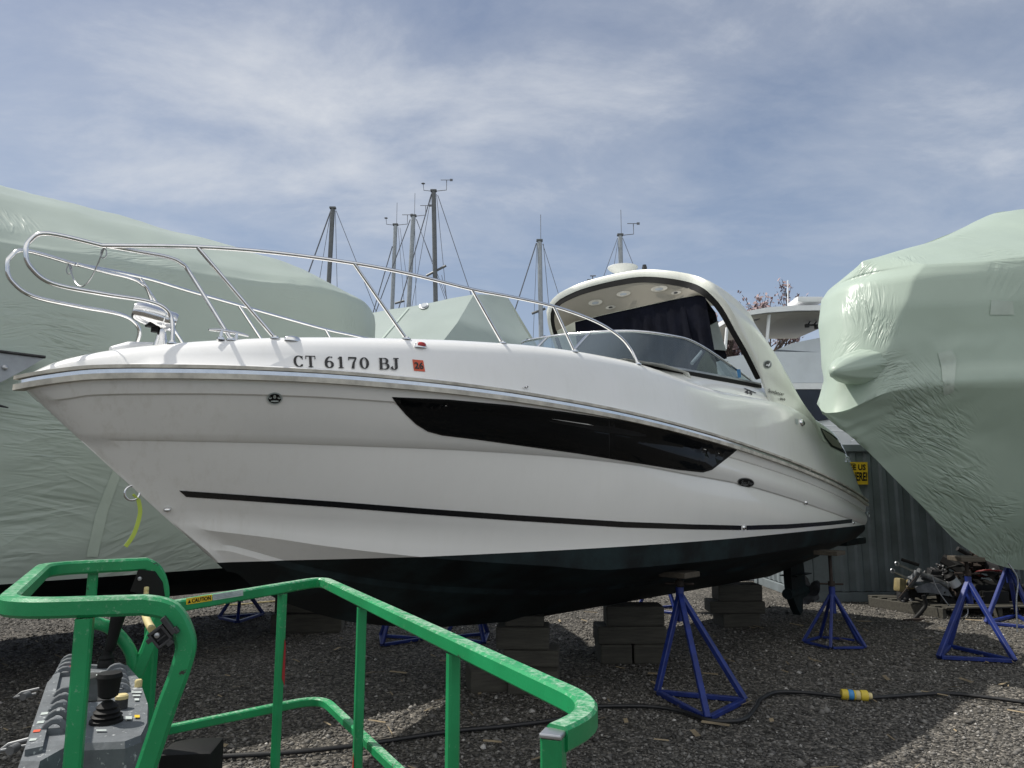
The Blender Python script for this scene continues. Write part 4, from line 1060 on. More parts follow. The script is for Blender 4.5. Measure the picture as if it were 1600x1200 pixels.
SIL = Cur([(400, 1352), (418, 1332), (445, 1305), (465, 1286), (490, 1278), (540, 1282), (580, 1289), (600, 1287), (625, 1281), (640, 1279), (655, 1284), (670, 1300)])
for it in range(5):                                    # survey: where each level of the bow starts
    for r_ in rows2[3:11]:
        best = min((project(W2(r_[0] + d, l * sg, r_[2](r_[0] + d))) for d in [k * .03 for k in range(40)] for sg in (1, -1) for l in (r_[1](d),)), key=lambda q_: q_[0])
        r_[0] += (SIL(best[1]) - best[0]) / 137.0 * .8
rows2[0][0] = -.17; rows2[1][0] = -.15; rows2[2][0] = -.12
for k in range(11, 14): rows2[k][0] = rows2[10][0] + .02 * (k - 10)
T2S = [(i / 130.0) ** 1.6 for i in range(131)]
RQ = []
for s0, bf, zf in rows2:
    rw = []
    for t in T2S:
        s = s0 + (5.0 - s0) * t; l = bf(s - s0) if t > 0 else 0.0
        rw.append((s, max(0, l), zf(s)))
    RQ.append(rw)
sub2 = [5, 6, 7, 2, 2, 7, 6, 5, 3, 3, 6, 6, 2]
fr2 = []
for i in range(len(RQ) - 1):
    for k in range(sub2[i]):
        f = k / sub2[i]; fr2.append([(a[0] * (1 - f) + b[0] * f, a[1] * (1 - f) + b[1] * f, a[2] * (1 - f) + b[2] * f) for a, b in zip(RQ[i], RQ[i + 1])])
fr2.append(RQ[-1])
rw_ = MB()
for sg in (1, -1):
    out = []
    for ri, row in enumerate(fr2):
        o_ = []
        for ci, (s, l, z) in enumerate(row):
            p = Vector((s, l, z)); sh = SH2(s); edge = min(1, ci / 6)
            w_ = wrinkle(p, .018, 1.1, 3.3 * sg) 
            under = max(0, 1 - abs((z - (sh - .45)) / .55)) * max(0, 1 - s / 5)
            w_ += under * .022 * ridged(Vector((s * 1.2 + z * 1.6, 0, (z - .55 * s) * 5.5)))
            low = max(0, 1 - abs(z - KE(s) - .35) / .5); w_ += low * .018 * ridged(Vector((s * 2 + z, z * 3 - s * 2, 8)))
            ab = max(0, 1 - abs(z - sh - .25) / .3) * max(0, 1 - abs(s - .5) / 1.2); w_ += ab * .022 * ridged(Vector((s * 4, z * 4, 1.0)))
            c_ = 1 if (0 < ri < len(fr2) - 1) else 0
            o_.append(W2(s, (l + w_ * edge * c_) * sg, z + (w_ * .6 if z > TP2(max(s, .3)) + .03 else 0)))
        out.append(o_)
    rw_.grid(out)
    rw_.grid([[r_[-1] for r_ in out], [W2(5.0, 0, 2.6)] * len(out)])
BV_R = BVHTree.FromPolygons([tuple(v) for v in rw_.v], rw_.f)
M['wrapR'] = wrapmat('pale_green_shrink_wrap_b', (0.52, 0.62, 0.535), foldspec(BV_R, wloc(RW), [
    (1352, 480, .42, 82, .05, .022), (1375, 515, .28, 70, .035, .022), (1348, 430, .25, 75, .04, .02), (1395, 585, .35, 20, .04, .028), (1318, 545, .3, 60, .05, .012),
    (1440, 615, .48, -32, .045, .03), (1425, 665, .5, -28, .05, .04), (1465, 690, .5, -24, .045, .04), (1490, 660, .35, -40, .05, .02), (1490, 760, .6, -30, .06, .045),
    (1515, 815, .55, -40, .06, .04), (1560, 800, .4, -8, .06, .03), (1555, 860, .5, -35, .06, .04), (1588, 860, .35, -60, .07, .04),
    (1480, 372, .5, 10, .07, .02), (1420, 405, .3, 60, .05, .012), (1560, 398, .5, 4, .05, .014), (1570, 440, .35, 60, .12, .02)]))
rw_.build('shrink_wrap', M['wrapR'], RW, smooth=75, fix=True)
# wrapped anchor pulpit jutting from the bow
pu = MB(); rws = []
tip = PD(1302, 580, 6.92 * K2); bas = PD(1398, 566, 7.75 * K2); pd_ = (tip - bas); sd_ = pd_.normalized().cross(Vector((0, 0, 1))).normalized(); up_ = sd_.cross(pd_.normalized())
for i in range(25):
    t = 1 - (1 - i / 24) ** 1.9; rad = K2 * (.30 - .16 * t) * (1 - max(0, (t - .72) / .28) ** 2.2) ** .5 if i < 24 else .003
    row = []
    for j in range(72):
        a_ = 2 * math.pi * j / 72; k = 1 + .13 * (1 - t * .55) * ridged(Vector((math.cos(a_) * 3.4 + 3, math.sin(a_) * 3.4, t * .9))) + .05 * noise.noise(Vector((math.cos(a_) * 1.5, math.sin(a_) * 1.5, t * 3 + 5)))
        row.append(bas + pd_ * t + sd_ * (rad * .9 * k * math.cos(a_)) + up_ * (rad * .80 * k * math.sin(a_)))
    rws.append(row)
pu.grid(rws, close=True); pu.build('covered_pulpit', M['wrapR'], RW, smooth=60)
tape_on('wrap_patch', [(1548, 469), (1582, 471), (1584, 492), (1546, 492)], BV_R, M['tape'], RW)
tape_on('wrap_patch', [(1465, 552), (1486, 546), (1494, 560), (1490, 612), (1474, 618), (1470, 572)], BV_R, M['tape'], RW)

# middle: far behind
MW = thing('wrapped_boat', 'smaller pale green shrink wrapped boat far behind the cruiser foredeck, below the masts', 'boat', (PD(700, 520, 17).x, 17.5, 0), 'shrink wrapped boats')
mw = MB(); Y0, Y1 = 16.2, 22.0
R0 = PD(540, 495, 18.5); R1 = PD(740, 461, 18.6); R2_ = PD(792, 462, 19.6)
eL = PD(540, 545, 16.2); eM = PD(692, 533, 16.0); eR = PD(838, 545, 18.4)
kn = PD(715, 503, 16.8)
def dn(p, z): return Vector((p.x, p.y, z))
mw.add([R0, R1, kn, eM, eL], [(0, 4, 3, 2, 1)]); mw.add([R1, kn, eM, eR, R2_], [(0, 1, 2, 3, 4)])
mw.add([eL, eM, dn(eM, .9), dn(eL, .9)], [(0, 3, 2, 1)]); mw.add([eM, eR, dn(eR, .9), dn(eM, .9)], [(0, 3, 2, 1)])
b0, b1_ = R0 + Vector((0, 4, -1.5)), R2_ + Vector((1.5, 4, -1.5))
mw.add([R0, R1, R2_, b1_, b0], [(0, 1, 2, 3, 4)])
me_ = bmesh.new()
tmp = bpy.data.meshes.new('t'); tmp.from_pydata([tuple(v) for v in mw.v], [], mw.f); me_.from_mesh(tmp); bmesh.ops.remove_doubles(me_, verts=me_.verts, dist=1e-4)
bmesh.ops.triangulate(me_, faces=me_.faces[:]); refine(me_, .35)
me_.normal_update()
for v in me_.verts: v.co += v.normal * wrinkle(v.co, .05, .7, 2)
me_.verts.index_update()
mw2 = MB(); mw2.add([v.co for v in me_.verts], [[v.index for v in f.verts] for f in me_.faces]); me_.free()
mw2.build('shrink_wrap', M['wrapM'], MW, smooth=22)
BV_M = BVHTree.FromPolygons([tuple(v) for v in mw2.v], mw2.f)
vt = lay(poly_bm(ell(662, 479, 7.5, 5, R(-15)), 4), 'wrap_vent', M['white'], MW, .03, (BV_M,))
lay(poly_bm(ell(663, 480, 5, 3, R(-15)), 4), 'vent_cap', M['greypaint'], vt, .06, (BV_M,))
lay(poly_bm([(644, 475), (645.5, 475.5), (598, 531), (596, 531)], 8), 'wrap_tape', M['tape'], MW, .03, (BV_M,))

# ------------------------------------------------------------------ flybridge boat beyond
FB = thing('flybridge_boat', 'white motor yacht with flat hardtop and pale canvas behind the cruiser stern', 'motor yacht', (PD(1210, 600, 15.5).x, 15.8, 0))
yb = 15.5
def Q(px, py, dy=0): return PD(px, py, yb + dy)
hb = MB()
hb.hexa([Q(1150, 520), Q(1345, 526), Q(1330, 527, 2.6), Q(1150, 528, 2.6), Q(1150, 488), Q(1340, 484), Q(1330, 496, 2.6), Q(1150, 498, 2.6)])
hb = MB()
u = [(1150, 489), (1200, 480), (1245, 477), (1345, 476)]; 
top = [Q(x, y) for x, y in u]; bot = [Q(x, y + (6 if i < 1 else 8)) for i, (x, y) in enumerate(u)]
far_t = [p + Vector((-.3, 2.9, 0.05)) for p in top]; far_b = [p + Vector((-.3, 2.9, -.02)) for p in bot]
hb.grid([bot, top, far_t, far_b, bot]); hb.add([top[0], bot[0], far_b[0], far_t[0]], [(0, 1, 2, 3)]); hb.add([top[-1], bot[-1], far_b[-1], far_t[-1]], [(0, 1, 2, 3)])
hb.box(Q(1258, 473, .3), (.55, .6, .12), 0, .02)
hb.build('hardtop', M['white'], FB, smooth=30, fix=True)
hc = MB(); hc.grid([[p + Vector((0, .05, -.012)) for p in bot], [p + Vector((0, -.05, -.012)) for p in far_b]]); hc.build('hardtop_ceiling', M['liner'], FB)
an = MB(); an.tube([Q(1231, 478, .5), Q(1231, 438, .5)], .012, 6); an.build('whip_antenna', M['white'], FB)
an = MB(); an.hexa([Q(1238, 474, .5), Q(1247, 474, .5), Q(1247, 474, .6), Q(1238, 474, .6), Q(1240, 466, .5), Q(1247, 463, .5), Q(1247, 463, .6), Q(1240, 466, .6)]); an.build('horn', M['white'], FB)
for (x0, y0_, x1, y1_, dy) in ((1202, 488, 1197, 548, .2), (1189, 520, 1187, 545, 1.5), (1330, 490, 1330, 540, .2), (1136, 512, 1133, 545, .5)):
    an = MB(); an.tube([Q(x0, y0_, dy), Q(x1, y1_, dy)], .035, 10); an.build('hardtop_post', M['white'], FB, smooth=50)
bd_ = MB(); bd_.tube([Q(1258, 508, .9), Q(1285, 508, .9)], .02, 8); bd_.box(Q(1261, 509, .9), (.08, .08, .08), .3, .01); bd_.box(Q(1276, 511, .9), (.08, .08, .08), .3, .01); bd_.tube([Q(1262, 508, 1), Q(1272, 492, 1)], .015, 6); bd_.tube([Q(1272, 508, 1), Q(1282, 492, 1)], .015, 6); bd_.build('rod_rack', M['steel'], FB)
lt = MB(); lt.box(Q(1174, 498, .6), (.34, .18, .05), .1, .02); lt.build('hardtop_light', M['steel'], FB)
# canvas top, topsides, dark band
def slab(px, m, name, dy=0.0, depth=3.0):
    mb = MB(); a_ = [Q(x, y, dy) for x, y in px]; n_ = len(a_); b__ = [p + Vector((0, depth, 0)) for p in a_]
    mb.add(a_ + b__, [tuple(range(n_)), tuple(range(n_, 2 * n_))[::-1]] + [(i, n_ + i, n_ + (i + 1) % n_, (i + 1) % n_) for i in range(n_)]); return mb.build(name, m, FB, fix=True)
slab([(1215, 546), (1238, 536), (1300, 524), (1360, 522), (1360, 552), (1300, 552)], M['coverwhite'], 'canvas_top', .5)
slab([(1120, 560), (1180, 552), (1205, 549), (1300, 551), (1360, 551), (1360, 598), (1120, 598)], M['coverwhite'], 'flybridge_cover', .25)
slab([(1120, 598.5), (1360, 598.5), (1360, 608), (1120, 608)], M['white'], 'flybridge_rail', .2)
slab([(1140, 608.5), (1360, 608.5), (1360, 640), (1310, 640), (1298, 654), (1270, 658), (1140, 658)], M['navy'], 'side_window', .22)
slab([(1120, 659), (1270, 659), (1300, 655), (1312, 641), (1400, 641), (1400, 930), (1120, 930)], M['white'], 'topside', .3, 3.2)
rr_ = MB()
for y in (664, 671): rr_.tube([Q(1268, y, .1), Q(1360, y + 6, .1)], .016, 6)
rr_.tube([Q(1330, 690, .0), Q(1350, 678, .1)], .016, 6); rr_.build('side_rail', M['white'], FB)

# ------------------------------------------------------------------ container
CX, CY, CL, CH, CW = 4.93, 12.75, 6.06, 2.62, 2.44
CT = thing('shipping_container', 'grey corrugated steel shipping container behind the cruiser stern', 'container', (CX + CL / 2, CY + CW / 2, 0))
cm = MB()
def corr(n, L_, dep):
    out = []; w = L_ / n
    for i in range(n):
        x = i * w; out += [(x, 0), (x + w * .28, 0), (x + w * .42, dep), (x + w * .86, dep)]
    out.append((L_, 0)); return out
cf = corr(22, CL - .5, .036)
cm.grid([[(CX + .40 + x, CY + .02 + d, z) for x, d in cf] for z in (.16, CH - .10)])
ce = corr(9, CW - .2, .036)
cm.grid([[(CX + .02 + d, CY + .1 + x, z) for x, d in ce] for z in (.16, CH - .10)])
cm.add([(CX + .08, CY + CW, .15), (CX + CL, CY + CW, .15), (CX + CL, CY + CW, CH - .1), (CX + .08, CY + CW, CH - .1)], [(0, 1, 2, 3)])
cm.add([(CX + CL, CY, .15), (CX + CL, CY + CW, .15), (CX + CL, CY + CW, CH - .1), (CX + CL, CY, CH - .1)], [(0, 1, 2, 3)])
cm.add([(CX + .02, CY + .02, CH - .05), (CX + CL - .02, CY + .02, CH - .05), (CX + CL - .02, CY + CW - .02, CH - .05), (CX + .02, CY + CW - .02, CH - .05)], [(0, 1, 2, 3)])
cm.build('corrugated_wall', M['cont'], CT)
pl_ = MB(); pl_.box((CX + .27, CY + .02, CH / 2), (.26, .03, CH - .3), 0, .004); pl_.build('flat_panel', M['cont'], CT)
cfz = MB()
for z, h in ((.075, .15), (CH - .06, .12)):
    for y in (CY, CY + CW): cfz.box((CX + CL / 2, y, z), (CL - .2, .07, h), 0, .008)
    for x in (CX, CX + CL): cfz.box((x, CY + CW / 2, z), (.07, CW - .2, h), 0, .008)
cfz.build('frame_rail', M['cont'], CT)
for x in (CX, CX + CL):
    for y in (CY, CY + CW):
        p_ = MB(); p_.box((x + (.03 if x == CX else -.03), y, CH / 2), (.16, .12, CH - .28), 0, .012); 
        for z in (.07, CH - .07): p_.box((x + (.03 if x == CX else -.03), y, z), (.19, .17, .13), 0, .01)
        p_.build('corner_post', M['cont'], CT, smooth=30)
hp = MB(); hp.tube([(CX + .62, CY - .03, 2.29), (CX + .94, CY - .03, 2.29)], .018, 6); hp.build('bar_handle', M['steel'], CT)
sg0 = thing('sign', 'yellow sign with black capitals on the container wall beside the cruiser stern', 'sign', PD(1320, 740, CY - .04))
sy = CY - .045
sg_ = MB(); cs = [PD(1318, 757, sy), PD(1356.5, 757, sy), PD(1355.5, 722, sy), PD(1318, 722, sy)]
sg_.hexa([cs[0], cs[1], cs[1] + Vector((0, .01, 0)), cs[0] + Vector((0, .01, 0)), cs[3], cs[2], cs[2] + Vector((0, .01, 0)), cs[3] + Vector((0, .01, 0))]); sg_.build('board', M['signyellow'], sg0)
sy2 = sy - .006
text_flat('sign_lettering', 'SEE US', [PD(1323, 734.5, sy2), PD(1352.5, 734.5, sy2), PD(1352.5, 725.5, sy2), PD(1323, 725.5, sy2)], M['stripe'], sg0, .03)
text_flat('sign_lettering', 'HERE!', [PD(1331, 751.5, sy2), PD(1355, 751.5, sy2), PD(1355, 737.5, sy2), PD(1331, 737.5, sy2)], M['stripe'], sg0, .03)

# ------------------------------------------------------------------ jack stands
def make_stand(label, c, base, apex, toph, legs=3, rot=0.0, pad=None, tilt=None, thick=.05):
    """c: centre on the ground, base: list of foot points (world), apex height, top height of the screw"""
    c = Vector(c); t = thing('jack_stand', label, 'jack stand', c, 'blue jack stands propping the boats')
    ap = Vector((c.x, c.y, apex))
    for f in base:
        mb = MB(); f = Vector(f); mb.sweep([ap, f + Vector((0, 0, .03))], sq(thick, thick, .006)); mb.build('leg', M['blue'], t)
    n = len(base)
    for i in range(n):
        mb = MB(); a_, b_ = Vector(base[i]), Vector(base[(i + 1) % n]); d = (b_ - a_).normalized()
        mb.sweep([a_ + d * .03 + Vector((0, 0, .028)), b_ - d * .03 + Vector((0, 0, .028))], sq(thick * .95, thick * .8, .005)); mb.build('base_bar', M['blue'], t)
    mb = MB(); mb.tube([ap - Vector((0, 0, .25)), ap + Vector((0, 0, .06))], .038, 12); mb.build('socket', M['blue'], t, smooth=50)
    mb = MB(); mb.tube([ap, Vector((c.x, c.y, toph))], .021, 12); s_ = mb.build('screw', M['rust'], t, smooth=50)
    mb = MB(); mb.tube([ap + Vector((-.13, .03, .09)), ap + Vector((.13, -.03, .09))], .011, 8); mb.lathe([(.04, .07), (.04, .12)], 12, Matrix.Translation(ap)); mb.build('handle_nut', M['rust'], t, smooth=50)
    mb = MB(); mb.box((c.x, c.y, toph + .02), (.28, .28, .05), rot, .006, tilt); mb.build('pad', M['woodpale'], t)
    return t
def tri(c, r, rot, n=3): return [Vector((c[0] + r * math.cos(rot + 2 * math.pi * i / n), c[1] + r * math.sin(rot + 2 * math.pi * i / n), 0)) for i in range(n)]
f1 = [PZ(1027, 1086), PZ(1106, 1129), PZ(1164, 1099)]; c1 = PZ(1067, 1077)
tl = Matrix.Rotation(R(-17), 4, NN.cross(Vector((0, 0, 1))))
make_stand('blue steel jack stand in front of the keel blocks, tallest in the foreground', (c1.x, c1.y, 0), f1, .86, 1.02, tilt=None, rot=TH)
c2 = PZ(1305, 1008); make_stand('blue jack stand with five legs under the stern corner of the cruiser', (c2.x, c2.y, 0), tri(c2, .36, .4, 5), .62, 1.06, rot=TH, thick=.035)
f3 = [PZ(1467, 1031), PZ(1586, 1037), PZ(1484, 1013)]; c3 = PZ(1522, 1018)
make_stand('blue jack stand in sunlight under the bow keel of the right wrapped boat', (c3.x, c3.y, 0), f3, .78, 1.02)
f4 = [PZ(1541, 976), PZ(1622, 985), PZ(1589, 964)]; c4 = PZ(1584, 974)
make_stand('blue jack stand behind, half cut off by the right edge of the picture', (c4.x, c4.y, 0), f4, .80, .90)
f5 = [PZ(342, 968), PZ(371, 975), PZ(411, 962)]; c5 = PZ(374, 968)
make_stand('blue jack stand in sunlight seen under the rail beneath the big left wrapped boat', (c5.x, c5.y, 0), f5, .50, .95, thick=.045)
c6 = PZ(618, 1003); make_stand('blue jack stand in shadow behind the second rail post', (c6.x, c6.y, 0), tri(c6, .34, .2), .62, .86, thick=.045)
c7 = PZ(738, 1000); make_stand('blue jack stand in sunlight just left of the front keel blocks', (c7.x, c7.y, 0), tri(c7, .34, 1.0), .62, .86, thick=.045)
c8 = PZ(1035, 955); make_stand('blue jack stand far behind, peeping out right of the middle keel blocks', (c8.x, c8.y, 0), tri(c8, .38, .9), .7, 1.0, thick=.045)

# ------------------------------------------------------------------ keel blocks
def timber(label, c, size, rz, grp='timber keel blocks under the cruiser'):
    mb = MB(); mb.box((0, 0, 0), size, 0, .018)
    for k in range(len(mb.v)):
        v = mb.v[k]; mb.v[k] = v + Vector((noise.noise(v * 5 + Vector(c)), noise.noise(v * 5 + Vector(c) + Vector((9, 0, 0))), 0)) * .008
    o = mb.build('timber_block', M['wood'], None); o.location = c; o.rotation_euler = (0, 0, rz)
    tag(o, label, 'timber block', grp); return o
pz_ = R(46.5 - 90)
def stack(px, py, spec, where):
    c = PZ(px, py); z = 0
    for i, (L_, D_, h_, dx, rz) in enumerate(spec):
        timber(f'{where[i]}', (c.x + dx[0], c.y + dx[1], z + h_ / 2 + .001), (L_, D_, h_), rz); z += h_ + .002
K1 = LAT(802, 1078, 0)
c = PZ(808, 1078)
timber('round ended timber on the gravel, left end of the front keel stack', (c.x - .28, c.y + .05, .105), (.36, .34, .21), .2)
timber('bottom timber at the front right of the keel stack nearest the rail', (c.x + .16, c.y - .02, .105), (.46, .34, .21), -.1)
timber('third timber down in the keel stack nearest the green rail', (c.x + .14, c.y + .12, .285), (.52, .34, .146), -.08)
timber('wide second timber down in the keel stack nearest the green rail', (c.x + .06, c.y + .14, .462), (.50, .36, .20), -.05)
timber('top timber of the keel stack nearest the green rail', (c.x + .07, c.y + .15, .612), (.37, .34, .095), .0)
c = PZ(987, 1036)
timber('bottom left timber of the middle keel stack behind the tall jack stand', (c.x - .18, c.y + .12, .10), (.34, .40, .20), 0.05)
timber('bottom right timber of the middle keel stack behind the tall jack stand', (c.x + .20, c.y + .12, .10), (.36, .40, .20), -0.04)
timber('long second timber up in the middle keel stack', (c.x, c.y + .14, .292), (.74, .38, .18), .03)
timber('top timber of the middle keel stack behind the tall jack stand', (c.x + .05, c.y + .15, .487), (.62, .36, .205), -.02)
c = PZ(1156, 980)
timber('bottom timber of the keel stack nearest the propellers', (c.x, c.y + .15, .09), (.52, .4, .18), .1)
timber('second timber up in the keel stack nearest the propellers', (c.x - .02, c.y + .15, .262), (.74, .38, .16), -.03)
timber('top timber of the keel stack nearest the propellers', (c.x + .02, c.y + .15, .452), (.60, .36, .215), .02)
c = PZ(475, 990)
timber('lower timber in deep shadow behind the first green rail post', (c.x, c.y + .2, .12), (.9, .4, .24), .1, 'timber blocks under the bow')
timber('upper timber in deep shadow behind the first green rail post', (c.x - .05, c.y + .2, .37), (.7, .36, .24), -.05, 'timber blocks under the bow')

# ------------------------------------------------------------------ green lift basket
ZR, ZM, ZH = 1.47, 1.04, 1.585
BK = thing('lift_basket', 'green painted work platform railing with grey control box in the foreground', 'lift basket', (-.6, 1.9, 0))
def sqtube(path, w, name, parent=BK, fr=.07, m='green', n=7, up=(0, 0, 1)):
    mb = MB(); mb.sweep(fillet(path, fr, n), sq(w, w, w * .13), up=up); return mb.build(name, M[m], parent, smooth=40)
corner = PZ(503, 908, ZR); leftp = PZ(258, 950, ZR); endc = PZ(944, 1118, ZR); ende = PZ(868, 1176, ZR)
e2 = endc + (endc - corner).normalized() * .02
ret = (ende - endc); retp = endc + Vector((-.085, -.115, 0)) * .9
tr_ = sqtube([leftp, corner, endc, retp], .034, 'top_rail', fr=.10)
pst = retp
ep = MB(); epx = retp + Vector((-.006, -.010, 0)); ep.sweep([Vector((epx.x, epx.y, .35)), Vector((epx.x, epx.y, ZR + .005))], sq(.030, .030, .004), up=(.35, 1, 0)); epo = ep.build('end_post', M['green'], BK, smooth=40)
ep = MB(); ep.box((epx.x, epx.y, ZR + .009), (.031, .031, .006), -.337, .002); ep.build('post_cap', M['alu'], epo)
md = [PZ(255, 1142, ZM), PZ(503, 1091, ZM), PZ(640, 1222, ZM), PZ(700, 1280, ZM)]
sqtube(md, .028, 'mid_rail', fr=.12)
for px, py, tp in ((442, 917, 0), (566, 943, 0), (708, 1022, 0)):
    e0, e1 = (leftp, corner) if px < 500 else (corner, endc)
    bq = min((e0.lerp(e1, k / 400) for k in range(401)), key=lambda q_: abs(800 + FPX * q_.x / ((q_ - CAM).y * math.cos(PIT) + (q_ - CAM).z * math.sin(PIT)) - px)); p = Vector((bq.x, bq.y, ZR)); w = .027
    mb = MB(); d_ = (corner - leftp) if px < 500 else (endc - corner); d_.normalize()
    mb.sweep([Vector((p.x, p.y, .3)), Vector((p.x, p.y, ZR - .02))], sq(w, w, .005), up=d_); po = mb.build('rail_post', M['green'], BK, smooth=40)
    if tp == 0 and px < 700:
        rm_ = MB(); k = d_.cross(Vector((0, 0, 1))); k = k if k.dot(CAM - p) > 0 else -k
        zz = (1.30, 1.14) if px < 500 else (1.03, .95)
        f_ = Vector((p.x, p.y, 0)) + k * (w / 2 + .0015); e_ = d_ * .011
        rm_.add([f_ + e_ * .3 + Vector((0, 0, zz[0])), f_ + e_ + Vector((0, 0, zz[0] - .02)), f_ + e_ * 1.2 + Vector((0, 0, zz[1])), f_ - e_ * .2 + Vector((0, 0, zz[1] + .03))], [(0, 1, 2, 3)]); rm_.build('red_paint_mark', M['red'], po)
# guard hoops over the control box
h_l = [PZ(2, 952, ZH), PZ(70, 889, ZH)]
nA, nB = PZ(130, 949, ZH), PZ(226, 945, ZH)
fA, fB = PZ(110, 886, ZH), PZ(228, 881, ZH)
near_dn = [PV(268, 956, nA, nB), PV(290, 1000, nA, nB), PV(284, 1040, nA, nB), PV(262, 1100, nA, nB), PV(232, 1190, nA, nB), PV(205, 1270, nA, nB)]
far_dn = [PV(245, 893, fA, fB), PV(254, 925, fA, fB), PV(248, 965, fA, fB), PV(230, 1015, fA, fB), PV(208, 1065, fA, fB)]
mb = MB()
pth = [far_dn[-1]] + spline([far_dn[3], far_dn[2], far_dn[1], far_dn[0] + Vector((.0, 0, 0)), fB], 5) 
pth = pth + fillet([fB, h_l[1], h_l[0], nB], .10, 8)[1:] + spline([nB] + near_dn[:4], 6)[1:] + near_dn[4:]
mb.sweep(pth, sq(.042, .046, .006), up=(nB - nA).normalized().cross(Vector((0, 0, 1)))) if False else None
# constant width square tube along the hoop: transported frame
def ribbon(path, w, h):
    path = [Vector(p) for p in path]; hd_ = None; rows_ = []
    for i, p in enumerate(path):
        a_ = path[max(0, i - 1)]; b_ = path[min(len(path) - 1, i + 1)]; t = (b_ - a_).normalized()
        if hd_ is None: hd_ = (fB - fA).cross(Vector((0, 0, 1))).normalized()
        hd_ = (hd_ - t * hd_.dot(t)).normalized(); u_ = t.cross(hd_)
        rows_.append([p + hd_ * q[0] + u_ * q[1] for q in sq(w, h, .006)])
    g = MB(); g.grid(rows_, close=True); return g
ribbon(pth, .037, .037).build('guard_hoop', M['green'], BK, smooth=40)
for (px, py, pl0, pl1, w, zb) in ((134, 949, nA, nB, .030, .55), (146, 889, fA, fB, .028, .9)):
    p = PV(px, py, pl0, pl1); d_ = (pl1 - pl0).normalized(); mb = MB(); mb.sweep([Vector((p.x, p.y, zb)), Vector((p.x, p.y, ZH - .02))], sq(w, .026, .004), up=d_.cross(Vector((0, 0, 1)))); mb.build('hoop_post', M['green'], BK, smooth=40)
p = PV(205, 930, fA, fB); mb = MB(); mb.sweep([Vector((p.x, p.y + .15, .8)), Vector((p.x, p.y + .15, 1.46))], sq(.035, .035, .004)); mb.build('hoop_post', M['green'], BK, smooth=40)
# bent tube between
p5 = [PV(x, y, fA, fB, -.0) for x, y in ((138, 972), (170, 980), (198, 1008), (208, 1035), (206, 1062))]; mb = MB(); mb.tube(spline(p5, 6), .018, 12); mb.build('bent_tube', M['green'], BK, smooth=50)
# black plate, yellow lead and bracket
mb = MB(); pp = [PV(x, y, fA, fB, .03) for x, y in ((216, 890), (240, 893), (252, 910), (256, 936), (203, 924))]; n_ = 5; bk = [p + Vector((0, .01, 0)) for p in pp]
mb.add(pp + bk, [tuple(range(5)), tuple(range(5, 10))[::-1]] + [(i, 5 + i, 5 + (i + 1) % 5, (i + 1) % 5) for i in range(5)]); plo = mb.build('black_plate', M['black'], BK)
mb = MB(); mb.lathe([(.006, 0), (.006, .004), (.001, .005)], 10, Matrix.Translation(PV(219, 904, fA, fB, .032)) @ Matrix.Rotation(math.pi / 2, 4, 'X')); mb.build('plate_bolt', M['alu'], plo)
mb = MB(); mb.tube(spline([PV(229, 918, fA, fB, .03), PV(228, 935, fA, fB, .10), PV(226, 955, nA, nB, -.25), PV(231, 972, nA, nB, -.06), PV(238, 984, nA, nB, .0)], 6), .0075, 8); mb.build('yellow_lead', M['cream'], BK, smooth=50)
bc = PV(251, 994, nA, nB, .03); d_ = (nB - nA).normalized(); rz_ = math.atan2(d_.y, d_.x); tl_ = Matrix.Rotation(R(-38), 4, 'Y')
mb = MB()
KB = .62
for q in ((-.021, 0, 0, .008, .03, .056), (.021, 0, 0, .008, .03, .056), (0, 0, .024, .05, .03, .008), (0, 0, -.024, .05, .03, .008), (0, .012, 0, .04, .006, .05), (-.03, 0, .01, .016, .03, .014), (.010, 0, -.034, .02, .03, .012), (.036, 0, .012, .014, .04, .060), (.044, 0, -.014, .012, .03, .02), (0, 0, -.006, .03, .02, .006)):
    o_ = Matrix.Rotation(rz_, 4, 'Z') @ tl_ @ (Vector(q[:3]) * KB); mb.box(bc + o_, tuple(x_ * KB for x_ in q[3:]), rz_, .001, tl_)
bko = mb.build('switch_bracket', M['steel'], BK)
mb = MB(); mb.lathe([(.005, 0), (.005, .004), (.001, .005)], 10, Matrix.Translation(bc + Vector((.0, -.012, .004))) @ Matrix.Rotation(math.pi / 2, 4, 'X')); mb.build('bracket_bolt', M['alu'], bko)
# control box
ZB = 1.30
tp_ = [(28, 1192), (72, 1066), (92, 1044), (122, 1036), (200, 1038), (219, 1060), (233, 1100), (232, 1130), (222, 1150), (196, 1160), (110, 1164), (60, 1192)]
TPW = [PZ(x, y, ZB) for x, y in tp_]; cen = sum(TPW, Vector()) / len(TPW)
def ringz(k, z): return [cen.xy.to_3d() + (p.xy.to_3d() - cen.xy.to_3d()) * k + Vector((0, 0, z)) for p in TPW]
mb = MB(); mb.grid([ringz(.93, ZB - .30), ringz(.95, ZB - .10), ringz(.99, ZB - .095), ringz(1.0, ZB - .04), ringz(1.0, ZB - .012), ringz(.975, ZB)], close=True)
n_ = len(TPW); mb.f.append(tuple(range(5 * n_, 6 * n_)))
bx = mb.build('control_box', M['boxgrey'], BK, smooth=30)
ax_ = (PZ(105, 1046, ZB) - PZ(66, 1150, ZB)).normalized(); cr = ax_.cross(Vector((0, 0, 1)))
mb = MB()
